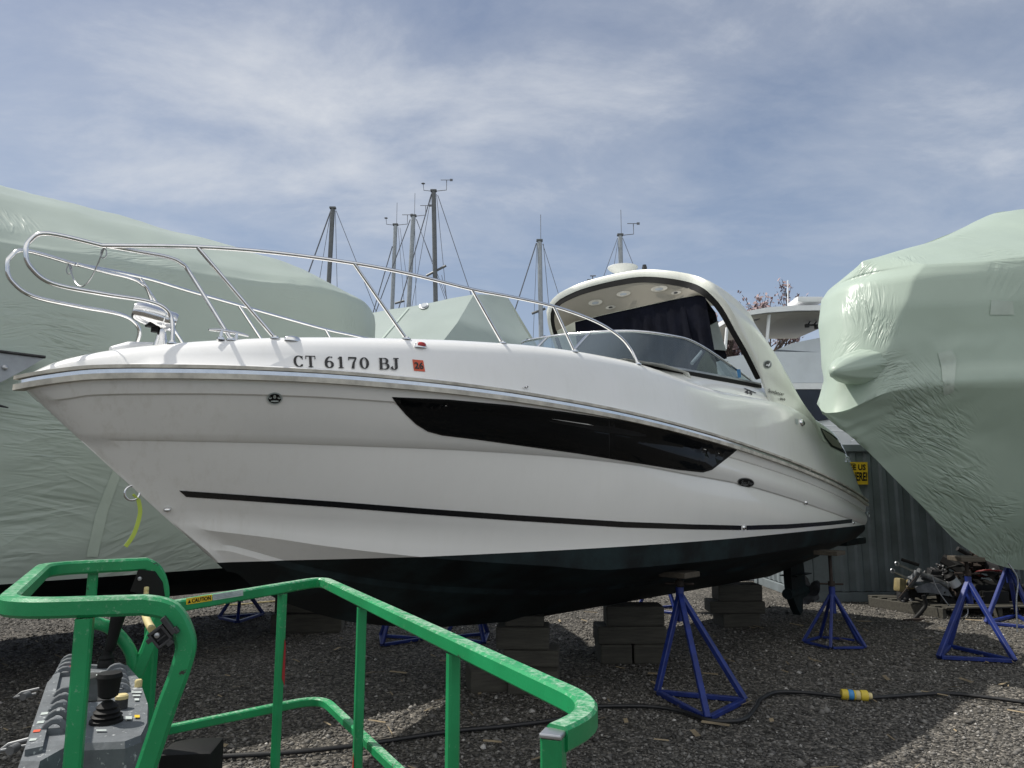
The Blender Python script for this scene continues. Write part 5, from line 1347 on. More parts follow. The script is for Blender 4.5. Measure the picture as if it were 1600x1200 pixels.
for (x0, y0_, x1, y1_, k, h_) in ((84, 1146, 100, 1094, 5, .030), (101, 1056, 110, 1036, 4, .024), (186, 1082, 182, 1050, 5, .022)):
    a_, b_ = PZ(x0, y0_, ZB), PZ(x1, y1_, ZB); a_.z = b_.z = ZB
    for i in range(k):
        c_ = a_.lerp(b_, i / (k - 1)); arc_ = [c_ + cr * (.022 * math.cos(t)) + Vector((0, 0, -.004 + h_ * math.sin(t))) for t in [j * math.pi / 7 for j in range(8)]]
        mb.sweep(arc_, sq(.012, .012, .002), up=ax_)
    mb.sweep([a_ - ax_ * .01, b_ + ax_ * .01], sq(.036, h_ * .7, .004))
mb.build('switch_guard', M['boxgrey'], bx, smooth=40)
mb = MB(); strip = [PZ(x, y, ZB) for x, y in ((38, 1182), (82, 1062), (94, 1056), (66, 1176))]; mb.hexa([p - Vector((0, 0, .002)) for p in strip] + [p + Vector((0, 0, .012)) for p in strip]); mb.build('panel_strip', M['boxgrey'], bx)
mb = MB(); pn_ = [PZ(x, y, ZB) + Vector((0, 0, .0025)) for x, y in ((104, 1100), (116, 1052), (176, 1052), (172, 1095))]; mb.add(pn_, [(0, 1, 2, 3)]); mb.build('panel_label', M['steel'], bx)
for (x0, y0_, x1, y1_, m_) in ((176, 1112, 186, 1114, 'paper'), (176, 1117, 184, 1119, 'paper'), (205, 1083, 221, 1085, 'paper'), (207, 1088, 219, 1090, 'paper'), (210, 1094, 217, 1097, 'paper'), (150, 1056, 174, 1058, 'paper'), (152, 1062, 160, 1068, 'paper'), (166, 1062, 174, 1068, 'paper'), (150, 1143, 166, 1145, 'paper'), (196, 1122, 206, 1127, 'paper'), (210, 1120, 218, 1124, 'signyellow'), (118, 1120, 134, 1123, 'paper'), (120, 1128, 128, 1133, 'signyellow'), (116, 1066, 126, 1069, 'paper')):
    d4 = [PZ(*q_, ZB) + Vector((0, 0, .0042)) for q_ in ((x0, y1_), (x1, y1_), (x1, y0_), (x0, y0_))]; mb = MB(); mb.add(d4, [(0, 1, 2, 3)]); mb.build('panel_decal', M[m_], bx)
for (x0, y0_) in ((44, 1164), (50, 1150), (56, 1136), (62, 1122)):
    d4 = [PZ(*q_, ZB) + Vector((0, 0, .0135)) for q_ in ((x0, y0_ + 5), (x0 + 11, y0_ + 4), (x0 + 13, y0_), (x0 + 2, y0_ + 1))]; mb = MB(); mb.add(d4, [(0, 1, 2, 3)]); mb.build('panel_decal', M['paper' if y0_ != 1150 else 'orange'], bx)
def joystick(px, py, h_, tall):
    b = PZ(px, py, ZB); b.z = ZB; mb = MB()
    mb.lathe([(.034, 0), (.034, .006), (.028, .009), (.032, .014), (.025, .018), (.028, .023), (.021, .028), (.023, .033), (.015, .04), (.009, .045), (.009, h_ * .45)] if not tall else [(.022, 0), (.022, .012), (.018, .02), (.021, .026), (.013, .034), (.013, .05)], 20, Matrix.Translation(b))
    j = mb.build('joystick', M['black'], bx, smooth=35)
    g = MB()
    if tall: g.lathe([(.010, .045), (.014, .05), (.0145, .07), (.016, .10), (.019, .135), (.021, .15), (.017, .158), (.001, .16)], 16, Matrix.Translation(b) @ Matrix.Rotation(R(10), 4, 'Y'))
    else: g.lathe([(.012, .05), (.020, .055), (.022, .07), (.024, .088), (.027, .096), (.024, .104), (.001, .106)], 16, Matrix.Translation(b))
    g.build('joystick_grip', M['black'], j, smooth=40)
joystick(165, 1042, .15, True); joystick(166, 1128, .10, False)
def knob(px, py, r, h_, m1, m2):
    b = PZ(px, py, ZB); b.z = ZB; mb = MB(); mb.lathe([(r, 0), (r, h_)], 16, Matrix.Translation(b)); k = mb.build('push_button', M[m1], bx, smooth=40)
    g = MB(); g.lathe([(r * 1.02, h_), (r * 1.02, h_ + .007), (r * .8, h_ + .010), (.001, h_ + .010)], 16, Matrix.Translation(b)); g.build('button_cap', M[m2], k, smooth=40)
knob(189, 1107, .014, .022, 'steel', 'cream'); knob(216, 1073, .009, .008, 'cream', 'cream'); knob(112, 1052, .009, .01, 'cream', 'red')
for (x, y) in ((36, 1084), (16, 1165)):
    p = PZ(x, y, ZB - .03); mb = MB(); mb.tube([p + Vector((.035, .012, .010)), p + Vector((.0, -.006, .004)), p + Vector((-.014, -.012, -.008))], .0042, 8); mb.tube([p + Vector((.035, .0, .0)), p + Vector((-.006, -.02, -.004))], .0036, 8); mb.lathe([(.009, -.012), (.009, .012)], 12, Matrix.Translation(p + Vector((.02, -.02, 0))) @ Matrix.Rotation(math.pi / 2, 4, 'X')); mb.build('latch', M['scrapmetal'], bx, smooth=40)
tbx = PZ(288, 1180, 1.0); mb = MB(); mb.box((tbx.x, tbx.y + .06, .86), (.155, .16, .30), .12, .012); mb.build('tool_tray', M['black'], BK, smooth=40)
mb = MB()
for a_, b_ in (((-1.25, 1.0), (.2, 1.0)), ((.2, 1.0), (-.6, 2.9)), ((-.6, 2.9), (-1.25, 2.2)), ((-1.25, 2.2), (-1.25, 1.0))):
    mb.sweep([(*a_, .34), (*b_, .34)], sq(.06, .08, .01))
mb.hexa([(-1.25, 1.0, .30), (.2, 1.0, .30), (-.6, 2.9, .30), (-1.25, 2.2, .30), (-1.25, 1.0, .33), (.2, 1.0, .33), (-.6, 2.9, .33), (-1.25, 2.2, .33)]); mb.build('platform_floor', M['steel'], BK)
# decal on the left run of the top rail
def onrail(px, py): return PV(px, py, leftp, corner, .0185)
mb = MB(); mb.add([onrail(*p) for p in ((291, 945), (331.5, 938.5), (331.5, 928.8), (291, 935))], [(0, 1, 2, 3)]); dc = mb.build('caution_decal', M['signyellow'], tr_)
def onrail2(px, py): return PV(px, py, leftp, corner, .0195)
text_flat('caution_lettering', 'CAUTION', [onrail2(300, 942.0), onrail2(329.5, 937.3), onrail2(329.5, 931.0), onrail2(300, 935.6)], M['stripe'], dc, .03)
mb = MB(); mb.add([onrail2(*p) for p in ((293.2, 943.1), (298.6, 942.2), (296, 936.6))], [(0, 1, 2)]); mb.build('warning_triangle', M['stripe'], dc)
mb = MB(); mb.add([onrail(*p) for p in ((332.3, 938.4), (380, 930.6), (380, 921.2), (332.3, 928.6))], [(0, 1, 2, 3)]); dc2 = mb.build('notice_decal', M['paper'], tr_)
for i in range(3):
    f_ = .25 + i * .25; mb = MB(); a_ = [onrail2(335, 938 - 9.8 * f_ + .5), onrail2(377 - 6 * i, 931 - 9.4 * f_ + .5 + i), onrail2(377 - 6 * i, 931 - 9.4 * f_ - .5 + i), onrail2(335, 938 - 9.8 * f_ - .5)]; mb.add(a_, [(0, 1, 2, 3)]); mb.build('notice_line', M['greypaint'], dc2)

# ------------------------------------------------------------------ cables on the gravel
cp = [PZ(*p) for p in ((250, 1195), (330, 1190), (450, 1183), (560, 1171), (700, 1150), (800, 1140), (880, 1128), (905, 1112), (1000, 1109), (1060, 1116), (1110, 1132), (1160, 1131), (1180, 1112), (1190, 1097), (1215, 1087), (1262, 1088), (1315, 1094))]
cp2 = [PZ(*p) for p in ((1360, 1096), (1420, 1092), (1480, 1089), (1540, 1095), (1600, 1103), (1700, 1115))]
PC = thing('power_cable', 'black power cable snaking over the gravel with a yellow plug connector', 'cable', PZ(1340, 1095))
up = Vector((0, 0, .030))
mb = MB(); mb.tube([p + up for p in spline(cp, 8)], .017, 8); mb.build('cable', M['cable'], PC, smooth=60)
mb = MB(); mb.tube([p + up for p in spline(cp2, 8)], .017, 8); mb.build('cable', M['cable'], PC, smooth=60)
a_, b_ = cp[-1] + Vector((0, 0, .05)), cp2[0] + Vector((0, 0, .045)); ln_ = (b_ - a_).length; d_ = (b_ - a_).normalized(); qq = d_.to_track_quat('Z', 'Y').to_matrix().to_4x4(); TM = Matrix.Translation(a_) @ qq
for z0, z1, r_, m_ in ((0, .055, .045, 'yellow'), (.056, .10, .042, 'bluetag'), (.101, .115, .043, 'yellow'), (.116, .155, .040, 'cream'), (.156, ln_ - .02, .046, 'yellow'), (ln_ - .02, ln_ + .015, .028, 'cream')):
    mb = MB(); mb.lathe([(r_ * .9, z0), (r_, z0 + .005), (r_, z1 - .005), (r_ * .9, z1)], 18, TM); mb.build('plug_section', M[m_], PC, smooth=40)
yl = [PZ(*p) for p in ((250, 952), (300, 945), (345, 947), (380, 946), (440, 941), (520, 944))]
mb = MB(); mb.tube([p + Vector((0, 0, .02)) for p in spline(yl, 6)], .012, 6); o = mb.build('rope', M['cream'], None, smooth=60, loc=tuple(yl[2])); tag(o, 'thin pale rope lying on the sunlit gravel beyond the caution decal', 'rope')

# ------------------------------------------------------------------ pallet of scrap
PY0 = 11.55
def SP(px, py, dy=0): return PD(px, py, PY0 + dy)
pal = thing('pallet', 'old timber pallet on the gravel under the scrap heap', 'pallet', (6.9, 11.6, 0))
corn = [Vector((5.75, 12.25, 0)), Vector((6.25, 11.05, 0)), Vector((8.0, 11.25, 0)), Vector((8.0, 12.45, 0))]
for i in range(8):
    f = i / 7; a_ = corn[0].lerp(corn[1], f); b_ = corn[3].lerp(corn[2], f); mb = MB(); mb.sweep([a_ + Vector((0, 0, .155)), b_ + Vector((0, 0, .155))], sq(.11, .022, .003)); mb.build('deck_board', M['wood'], pal)
for i in range(3):
    f = i / 2; a_ = corn[0].lerp(corn[3], f); b_ = corn[1].lerp(corn[2], f); mb = MB(); mb.sweep([a_ + Vector((0, 0, .072)), b_ + Vector((0, 0, .072))], sq(.07, .14, .004)); mb.build('stringer', M['wood'], pal)
GR = 'scrap parts heaped on the pallet'
def scrap(name, label, cat, mb, m, sm=40, parts=()):
    c = sum(mb.v, Vector()) / len(mb.v); c = Vector((c.x, c.y, min(v.z for v in mb.v)))
    o = mb.build(name, M[m], None, smooth=sm, loc=tuple(c)); tag(o, label, cat, GR)
    for nm_, b2, m2 in parts: b2.build(nm_, M[m2], o, smooth=sm)
    return o
def lump(c, sz, seed, n=9):
    """an engine-like cluster: casting boxes, pots, pulleys and pipes"""
    rnd = random.Random(seed); mb = MB(); c = Vector(c)
    mb.box(c, (sz * 1.1, sz * .7, sz * .8), rnd.uniform(-.5, .5), sz * .06, Matrix.Rotation(rnd.uniform(-.4, .4), 4, 'X'))
    for i in range(n):
        d = Vector((rnd.uniform(-.6, .6), rnd.uniform(-.6, .1), rnd.uniform(-.4, .6))) * sz
        q = Vector((rnd.uniform(-1, 1), rnd.uniform(-1, 1), rnd.uniform(-1, 1))).normalized().to_track_quat('Z', 'Y').to_matrix().to_4x4()
        k = rnd.random()
        if k < .4: mb.lathe([(sz * .16, -sz * .18), (sz * .18, -sz * .1), (sz * .14, 0), (sz * .18, sz * .1), (sz * .10, sz * .2)], 12, Matrix.Translation(c + d) @ q)
        elif k < .7: mb.box(c + d, (sz * .35, sz * .22, sz * .16), rnd.uniform(0, 3), sz * .02, q)
        else: mb.tube([c + d, c + d + (q @ Vector((0, 0, 1))) * sz * .4, c + d + Vector((rnd.uniform(-.3, .3), -.1, rnd.uniform(-.3, .3))) * sz], sz * .05, 8)
    return mb
scrap('engine_part', 'dark engine block with pulleys in the middle of the scrap heap', 'engine part', lump(SP(1450, 912, .25), .34, 3), 'steel')
scrap('engine_part', 'black tangled engine lump right of the white bottle in the scrap heap', 'engine part', lump(SP(1530, 925, .1), .40, 5, 12), 'black')
scrap('engine_part', 'rusty manifold lump highest up against the container wall', 'engine part', lump(SP(1512, 890, .45), .30, 8, 12), 'rust')
scrap('engine_part', 'small gearbox casting low at the left of the scrap heap', 'engine part', lump(SP(1415, 930, .2), .20, 11, 8), 'steel')
scrap('engine_part', 'dark outboard bracket lying on the heap top below the wrapped keel', 'engine part', lump(SP(1560, 885, .3), .34, 15, 10), 'steel')
for k, (px, py, dy, sz, m_, lab) in enumerate(((1462, 897, .3, .20, 'steel', 'small dark casting on the heap top behind the long cylinder'), (1478, 935, -.05, .20, 'black', 'black casting under the right end of the grey cowl'), (1500, 925, .05, .22, 'rust', 'rusty casting just below the white labelled bottle'),
        (1432, 925, .1, .18, 'black', 'black pump between the yellowed casing and the grey cowl'), (1572, 915, .2, .30, 'steel', 'dark casting behind the rightmost jack stand'), (1530, 880, .45, .28, 'rust', 'rusty casting under the wrapped keel at the top of the heap'), (1595, 935, .1, .28, 'black', 'black casting at the right edge of the picture'))):
    scrap('engine_part', lab, 'engine part', lump(SP(px, py, dy), sz, 40 + k, 13), m_)
mb = MB(); a_ = SP(1490, 880, .3); mb.sweep([SP(1474, 873, .4), SP(1500, 888, .2), SP(1512, 905, .1)], sq(.12, .16, .03)); scrap('outboard_leg', 'black outboard leg leaning from the top of the scrap heap', 'outboard leg', mb, 'black')
mb = MB(); mb.sweep([SP(1496, 857, .5), SP(1516, 868, .45)], sq(.14, .07, .02)); scrap('bracket', 'dark steel bracket topmost against the container wall', 'bracket', mb, 'steel')
mb = MB(); cw_ = [(1430, 918), (1448, 911), (1468, 912), (1482, 922), (1489, 933), (1470, 929), (1450, 926), (1434, 926)]; f_ = [SP(x, y, -.15) for x, y in cw_]; g_ = [p + Vector((0, .25, .12)) for p in f_]
mb.add(f_ + g_, [tuple(range(8)), tuple(range(8, 16))[::-1]] + [(i, 8 + i, 8 + (i + 1) % 8, (i + 1) % 8) for i in range(8)]); scrap('engine_cowl', 'grey curved engine cowl lying at the front of the scrap heap', 'cowl', mb, 'scrapmetal', 30)
for i, (p0_, p1_, lab, r_) in enumerate((((1404, 882), (1438, 897), 'upper bright steel rod with an eye end', .014), ((1397, 893), (1428, 908), 'lower bright steel rod with an eye end', .013))):
    mb = MB(); mb.tube([SP(*p0_, -.1), SP(*p1_, -.1)], r_, 8); e_ = SP(*p0_, -.1); mb.tube([e_ + Vector((.03 * math.cos(t) - .02, 0, .03 * math.sin(t) + .01)) for t in [k * math.pi / 5 for k in range(10)]], .009, 6, closed=True)
    scrap('steel_rod', lab + ' poking left out of the scrap heap', 'rod', mb, 'alu')
for p0_, p1_, r_, lab in (((1438, 897), (1478, 914), .045, 'longer grey hydraulic cylinder across the scrap heap'), ((1420, 916), (1434, 893), .05, 'grey hydraulic cylinder standing tilted behind the steel rods')):
    mb = MB(); mb.tube([SP(*p0_, -.05), SP(*p1_, -.12)], r_, 14); mb.tube([SP(*p1_, -.12), SP(p1_[0] + 3, p1_[1] + 1.3, -.12)], r_ * 1.15, 14); scrap('hydraulic_cylinder', lab, 'hydraulic cylinder', mb, 'scrapmetal')
mb = MB(); mb.sweep([SP(1408, 874, .5), SP(1436, 883, .4)], sq(.05, .05, .01)); scrap('steel_bar', 'black steel bar lying along the back of the scrap heap', 'bar', mb, 'black')
mb = MB(); mb.box(SP(1406, 914, -.05), (.14, .12, .20), .4, .03, Matrix.Rotation(.2, 4, 'Y')); mb.box(SP(1422, 913, .05), (.10, .10, .14), -.3, .03); scrap('yellow_casing', 'yellowed plastic casing at the left end of the scrap heap', 'casing', mb, 'tan')
q_ = Matrix.Translation(SP(1489, 908, -.1)) @ Matrix.Rotation(R(-35), 4, 'Y'); mb = MB(); mb.lathe([(.07, -.14), (.075, -.12), (.075, .10), (.03, .14), (.03, .17)], 18, q_); l2 = MB(); l2.lathe([(.077, -.08), (.077, .04)], 18, q_)
scrap('bottle', 'dark bottle with a white label lying in the scrap heap', 'bottle', mb, 'black', 40, (('white_label', l2, 'white'),))
rnd = random.Random(4)
for k, (cx, cy, rx, ry, m_, lab) in enumerate(((1548, 896, 24, 8, 'redhose', 'red hose coiled on top of the heap'), (1540, 902, 34, 12, 'black', 'black hose coiled below the red hose'), (1500, 890, 20, 10, 'black', 'black hose looped behind the outboard leg'))):
    pts_ = []
    for i in range(60):
        t = i / 60 * math.pi * 6; s_ = 1 - .08 * math.sin(i * .7); pts_.append(SP(cx + rx * s_ * math.cos(t), cy + ry * s_ * math.sin(t) * .6 + rnd.uniform(-1, 1), .15 + .25 * math.sin(t)))
    mb = MB(); mb.tube(spline(pts_, 3), .011, 6); scrap('hose', lab, 'hose', mb, m_, 60)
for k, (pp_, r_, m_, lab) in enumerate(((((1456, 898), (1462, 915), (1474, 935), (1488, 952)), .008, 'alu', 'thin pale wire hanging down the front of the grey cowl'), (((1404, 935), (1420, 915), (1432, 900)), .008, 'rust', 'brown wire crossing the yellowed casing'), (((1575, 880), (1590, 905), (1588, 940), (1590, 1000)), .010, 'alu', 'pale cord hanging beside the rightmost jack stand'), (((1512, 925), (1511, 945), (1512, 958), (1504, 965)), .010, 'alu', 'short pale cord hanging behind the sunlit jack stand'), (((1428, 968), (1440, 955), (1446, 945), (1443, 930)), .03, 'black', 'black exhaust hose hanging off the pallet edge'))):
    mb = MB(); mb.tube(spline([SP(x, y, -.35 - .12 * (k == 4) - (1.2 if k == 2 else 0)) for x, y in pp_], 6), r_, 8); scrap('wire' if k < 4 else 'exhaust_hose', lab, 'wire' if k < 4 else 'hose', mb, m_, 60)
mb = MB(); mb.box(SP(1546, 936, -.05), (.42, .3, .26), .1, .02); l2 = MB(); a_ = SP(1544, 930, -.215); l2.add([a_ + Vector((-.07, 0, -.02)), a_ + Vector((.07, .012, -.02)), a_ + Vector((.07, .012, .02)), a_ + Vector((-.07, 0, .02))], [(0, 1, 2, 3)])
scrap('battery_box', 'black battery box with a pale label seen between the right jack stands', 'battery', mb, 'black', 40, (('pale_label', l2, 'paper'),))
mb = MB(); mb.sweep([SP(1500, 950, -.1), SP(1540, 947, -.1)], sq(.05, .05, .004)); scrap('loose_board', 'pale loose board at the front edge of the pallet', 'board', mb, 'woodpale')
mb = MB(); p_ = PZ(1428, 970); mb.box(p_ + Vector((0, 0, .015)), (.35, .05, .03), .3, .005); scrap('red_strip', 'reddish strip lying on the gravel in front of the pallet', 'strip', mb, 'rust')

# ------------------------------------------------------------------ masts beyond
def mast(label, top, bot, y, r_, m_, wires, spread=None, gear=0):
    a_, b_ = PD(*top, y), PD(*bot, y); d = (b_ - a_).normalized(); base = b_ + d * ((b_.z - 0) / max(.2, -d.z))
    t = thing('sailboat_mast', label, 'mast', (base.x, base.y, 0), 'sailboat masts beyond the wrapped boats')
    mb = MB(); mb.sweep([base, a_], [(r_ * 1.25 * math.cos(k * math.pi / 5), r_ * math.sin(k * math.pi / 5)) for k in range(10)], up=(0, 1, 0)); mb.build('spar', M[m_], t, smooth=50)
    mb = MB(); mb.box(a_ + Vector((0, 0, .03)), (r_ * 3.4, r_ * 2.4, .08), 0, .015); mb.build('masthead', M['mast'], t)
    for (x0, y0_, x1, y1_, dy, w_) in wires:
        p, q = PD(x0, y0_, y), PD(x1, y1_, y + dy); d2 = (q - p); q = p + d2 * ((p.z - .3) / max(.1, p.z - q.z)) if q.z < p.z else q
        if (q - p).length > 60: q = p + (q - p).normalized() * 30
        mb = MB(); mb.tube([p, q], w_, 5); mb.build('stay', M['wire'], t)
    if spread:
        mb = MB(); mb.tube([PD(*spread[0], y), PD(*spread[1], y)], .05, 6); mb.build('spreader', M['mast'], t)
    if gear & 1:
        mb = MB(); mb.tube([a_ + Vector((.05, 0, 0)), a_ + Vector((.05, 0, 1.1))], .012, 5); mb.build('whip_antenna', M['wire'], t)
    if gear & 2:
        mb = MB(); e_ = a_ + Vector((.55, 0, .06)); mb.tube([a_, e_, e_ + Vector((0, 0, .45))], .018, 5); mb.tube([e_ + Vector((-.25, 0, .45)), e_ + Vector((.22, 0, .45))], .016, 5); mb.box(e_ + Vector((.2, 0, .45)), (.12, .02, .10)); mb.build('wind_vane', M['wire'], t)
    if gear & 4:
        mb = MB(); e_ = a_ + Vector((-.45, 0, .35)); mb.tube([a_, a_ + Vector((-.42, 0, .05)), e_], .015, 5); mb.lathe([(.001, -.05), (.09, 0), (.001, .05)], 8, Matrix.Translation(e_)); mb.build('anemometer', M['wire'], t)
    return t
mast('dark mast standing alone, leftmost of the masts', (520, 326), (513, 455), 30, .078, 'mast', [(517, 329, 476, 443, 0, .028), (517, 329, 497, 450, 0, .012), (524, 329, 527, 460, 0, .012), (525, 329, 585, 480, 0, .014)])
mast('shortest pale mast of the close group of three, left of the taller two', (618, 352), (613, 475), 33, .074, 'mastlight', [(613, 385, 586, 478, 0, .024), (625, 356, 640, 470, 0, .01), (622, 355, 632, 480, 0, .01)], None, 7)
mast('middle pale mast of the close group of three', (646, 338), (639, 471), 32, .08, 'mastlight', [(641, 343, 590, 480, 0, .022), (650, 342, 684, 430, 0, .012), (651, 343, 700, 480, 0, .012), (648, 345, 650, 480, 0, .01)], ((617, 474), (632, 470)), 3)
mast('tallest dark mast with a spreader, at the centre of the sky line', (677.5, 299), (680.5, 466), 30, .078, 'mast', [(674, 303, 625, 475, 0, .024), (674, 305, 645, 470, 0, .012), (682, 303, 698, 470, 0, .012), (684, 305, 731, 445, 0, .016), (690, 430, 699, 470, 0, .012)], ((666, 431), (697, 415)), 6)
mast('grey mast rising behind the wrapped boat beside the cruiser windshield', (843, 377), (845.5, 530), 28, .074, 'mastlight', [(838, 380, 806, 480, 0, .024), (839, 380, 833, 530, 0, .01), (848, 381, 876, 470, 0, .012), (849, 381, 862, 530, 0, .012)], ((831, 490), (852, 482)), 1)
mast('short grey mast top rising above the white hardtop and radar', (969, 368), (970, 415), 29, .074, 'mastlight', [(965, 372, 942, 435, 0, .012), (966, 374, 957, 430, 0, .01), (973, 372, 996, 430, 0, .012)], None, 3)
mb = MB(); p_ = PD(926, 437, 24); mb.tube([PD(926, 445, 24), PD(926, 431, 24)], .02, 6); mb.tube([PD(922, 431, 24), PD(931, 431, 24)], .02, 6); mb.box(PD(921, 438, 24), (.16, .1, .05)); mb.tube([PD(926, 445, 24), Vector((p_.x, 24, 0))], .04, 8)
o = mb.build('antenna_post', M['wire'], None, loc=(p_.x, 24, 0)); tag(o, 'thin antenna post just left of the radar on the cruiser roof', 'antenna')

# ------------------------------------------------------------------ budding tree
TR = thing('budding_tree', 'bare spring tree with pinkish buds behind the cruiser stern', 'tree', (PD(1135, 520, 23).x, 23, 0))
tw = MB(); buds = MB(); rnd = random.Random(21)
def branch(p, d, L_, r_, depth):
    q = p + d * L_; mid = p.lerp(q, .5) + Vector((rnd.uniform(-.06, .06), rnd.uniform(-.06, .06), 0)) * L_
    tw.tube([p, mid, q], r_, 5 if depth > 1 else 8, r2=r_ * .65)
    if depth >= 4 or L_ < .22:
        n_ = 9
        for i in range(n_):
            c_ = p.lerp(q, rnd.uniform(.1, 1.12)) + Vector((rnd.gauss(0, .05), rnd.gauss(0, .05), rnd.gauss(0, .05)))
            a1 = Vector((rnd.gauss(0, 1), rnd.gauss(0, 1), rnd.gauss(0, 1))).normalized(); a2 = a1.orthogonal(); s_ = rnd.uniform(.03, .075)
            buds.add([c_ + a1 * s_, c_ + a2 * s_ * .7, c_ - a1 * s_, c_ - a2 * s_ * .7], [(0, 1, 2, 3)])
        return
    for i in range(3 if depth < 3 else 4):
        ang = rnd.uniform(.25, .7); ax2 = Vector((rnd.gauss(0, 1), rnd.gauss(0, 1), rnd.gauss(0, .3))).normalized()
        nd = (d + ax2 * ang + Vector((0, 0, .22))).normalized(); branch(p.lerp(q, rnd.uniform(.55, 1.0)), nd, L_ * rnd.uniform(.55, .78), r_ * .58, depth + 1)
bx0 = PD(1135, 520, 23)
tw.tube([(bx0.x, 23, 0), (bx0.x + .1, 23, 1.6), (bx0.x, 23, 3.0)], .2, 10, r2=.14)
for i in range(7):
    a_ = i * 2 * math.pi / 7 + .3; branch(Vector((bx0.x, 23, 2.4 + .12 * i)), Vector((math.cos(a_) * .42, math.sin(a_) * .4, .95)).normalized(), 2.15, .09, 0)
tw.build('trunk', M['bark'], TR, smooth=60); buds.build('crown', M['blossom'], TR)

# ------------------------------------------------------------------ sky and sun
SKX, SKY = 0.6, 5.9
SUN_EL, SUN_AZ = 55.0, 18.0                               # from the left (-x), swung 18 degrees to beyond the boat
w = bpy.data.worlds.new('World'); scene.world = w; w.use_nodes = True; nt = w.node_tree; L = nt.links.new
bg = nt.nodes['Background']
sky = N(nt, 'ShaderNodeTexSky', sky_type='NISHITA', sun_disc=False)
sd = Vector((-math.cos(R(SUN_EL)) * math.cos(R(SUN_AZ)), math.cos(R(SUN_EL)) * math.sin(R(SUN_AZ)), math.sin(R(SUN_EL))))
sky.sun_elevation = R(SUN_EL); sky.sun_rotation = math.atan2(sd.x, sd.y)
sky.altitude = 0; sky.air_density = 1.0; sky.dust_density = 1.6; sky.ozone_density = 1.6
tc = N(nt, 'ShaderNodeTexCoord'); sp = N(nt, 'ShaderNodeSeparateXYZ'); L(tc.outputs['Generated'], sp.inputs['Vector'])
zz = N(nt, 'ShaderNodeMath', operation='MAXIMUM'); L(sp.outputs['Z'], zz.inputs[0]); zz.inputs[1].default_value = 0.0
za = N(nt, 'ShaderNodeMath', operation='ADD'); L(zz.outputs[0], za.inputs[0]); za.inputs[1].default_value = 0.18
dx = N(nt, 'ShaderNodeMath', operation='DIVIDE'); L(sp.outputs['X'], dx.inputs[0]); L(za.outputs[0], dx.inputs[1])
dy = N(nt, 'ShaderNodeMath', operation='DIVIDE'); L(sp.outputs['Y'], dy.inputs[0]); L(za.outputs[0], dy.inputs[1])
cb = N(nt, 'ShaderNodeCombineXYZ'); L(dx.outputs[0], cb.inputs[0]); L(dy.outputs[0], cb.inputs[1])
mp = N(nt, 'ShaderNodeMapping'); mp.inputs['Rotation'].default_value = (0, 0, R(-24)); mp.inputs['Scale'].default_value = (0.9, 1.3, 1); mp.inputs['Location'].default_value = (SKX, SKY, 0); L(cb.outputs[0], mp.inputs['Vector'])
n1 = N(nt, 'ShaderNodeTexNoise', Scale=0.75, Detail=2.0, Roughness=0.5, Distortion=0.3); L(mp.outputs['Vector'], n1.inputs['Vector'])
n2 = N(nt, 'ShaderNodeTexNoise', Scale=2.6, Detail=11.0, Roughness=0.62, Distortion=0.22); L(mp.outputs['Vector'], n2.inputs['Vector'])
ad = N(nt, 'ShaderNodeMath', operation='MULTIPLY_ADD'); L(n1.outputs['Fac'], ad.inputs[0]); ad.inputs[1].default_value = 0.65
m5 = N(nt, 'ShaderNodeMath', operation='MULTIPLY'); L(n2.outputs['Fac'], m5.inputs[0]); m5.inputs[1].default_value = 0.52; L(m5.outputs[0], ad.inputs[2])
cr_ = ramp(nt, ad.outputs[0], [(0.49, (.02, .02, .02)), (0.61, (.25, .25, .25)), (0.79, (.92, .92, .92))])
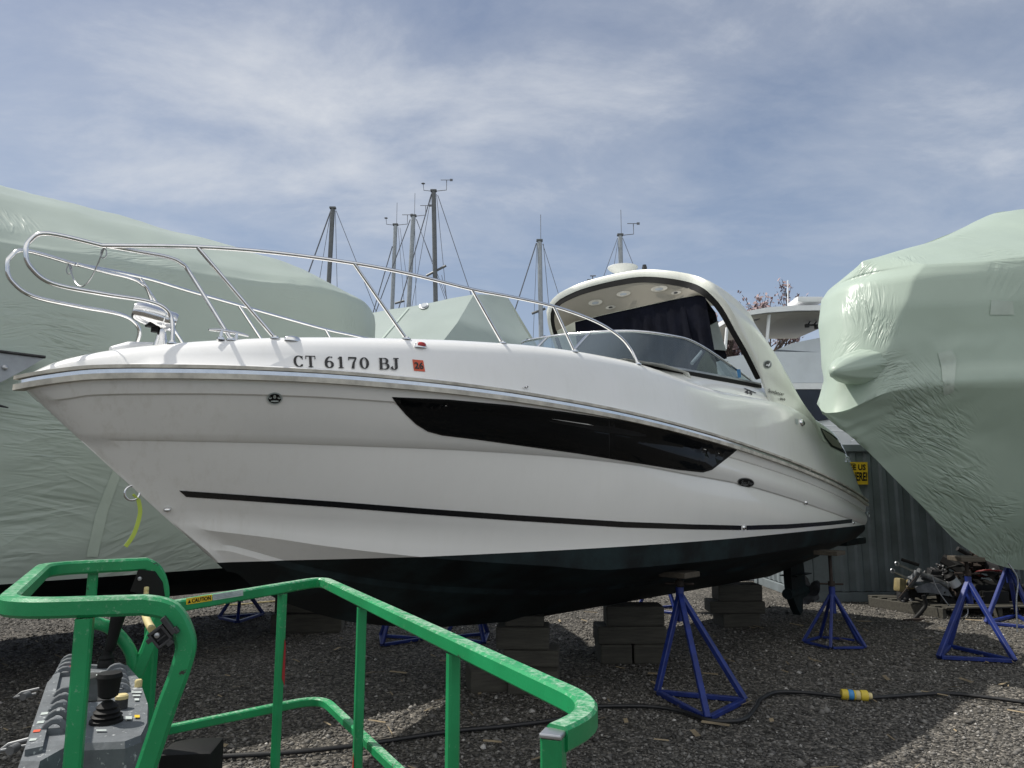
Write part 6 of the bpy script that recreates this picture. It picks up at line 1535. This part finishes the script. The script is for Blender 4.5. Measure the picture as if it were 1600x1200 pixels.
# made-up brightness added to the unseen rear sky to fill the shaded hull
bk_ = N(nt, 'ShaderNodeMapRange'); bk_.inputs['From Min'].default_value = 0.15; bk_.inputs['From Max'].default_value = -0.45; L(sp.outputs['Y'], bk_.inputs['Value'])
lowz = N(nt, 'ShaderNodeMapRange', interpolation_type='SMOOTHSTEP'); lowz.inputs['From Min'].default_value = 0.02; lowz.inputs['From Max'].default_value = 0.42; L(sp.outputs['Z'], lowz.inputs['Value'])
bkz = N(nt, 'ShaderNodeMath', operation='MULTIPLY'); L(bk_.outputs['Result'], bkz.inputs[0]); L(lowz.outputs['Result'], bkz.inputs[1])
mxk = N(nt, 'ShaderNodeMath', operation='MAXIMUM'); L(cr_.outputs['Color'], mxk.inputs[0])
bkm = N(nt, 'ShaderNodeMath', operation='MULTIPLY'); L(bkz.outputs[0], bkm.inputs[0]); bkm.inputs[1].default_value = 0.9; L(bkm.outputs[0], mxk.inputs[1])
cc = N(nt, 'ShaderNodeMix', data_type='RGBA'); L(bkz.outputs[0], cc.inputs['Factor']); cc.inputs['A'].default_value = (6.9, 7.2, 7.7, 1); cc.inputs['B'].default_value = (10.6, 10.6, 10.4, 1)
# base: sky with a thin veil
veil = N(nt, 'ShaderNodeMix', data_type='RGBA'); veil.inputs['Factor'].default_value = 0.45; L(sky.outputs['Color'], veil.inputs['A']); veil.inputs['B'].default_value = (2.35, 2.95, 4.3, 1)
hz = N(nt, 'ShaderNodeMapRange'); hz.inputs['From Min'].default_value = 0.55; hz.inputs['From Max'].default_value = 0.0; hz.inputs['To Max'].default_value = 0.75; L(sp.outputs['Z'], hz.inputs['Value'])
v2 = N(nt, 'ShaderNodeMix', data_type='RGBA'); L(hz.outputs['Result'], v2.inputs['Factor']); L(veil.outputs['Result'], v2.inputs['A']); v2.inputs['B'].default_value = (4.6, 5.7, 7.4, 1)
fin = N(nt, 'ShaderNodeMix', data_type='RGBA'); L(mxk.outputs[0], fin.inputs['Factor']); L(v2.outputs['Result'], fin.inputs['A']); L(cc.outputs['Result'], fin.inputs['B'])
L(fin.outputs['Result'], bg.inputs['Color']); bg.inputs['Strength'].default_value = 0.1
sl = bpy.data.lights.new('sun', 'SUN'); sl.energy = 5.0; sl.angle = R(0.53); sl.color = (1.0, 0.955, 0.88)
so = bpy.data.objects.new('sun', sl); link(so); so.rotation_euler = sd.to_track_quat('Z', 'Y').to_euler(); so.location = (0, 0, 30)
scene.view_settings.view_transform = 'Standard'; scene.view_settings.look = 'None'; scene.view_settings.exposure = 0; scene.view_settings.gamma = 1
scene.cycles.max_bounces = 8; scene.cycles.transparent_max_bounces = 12
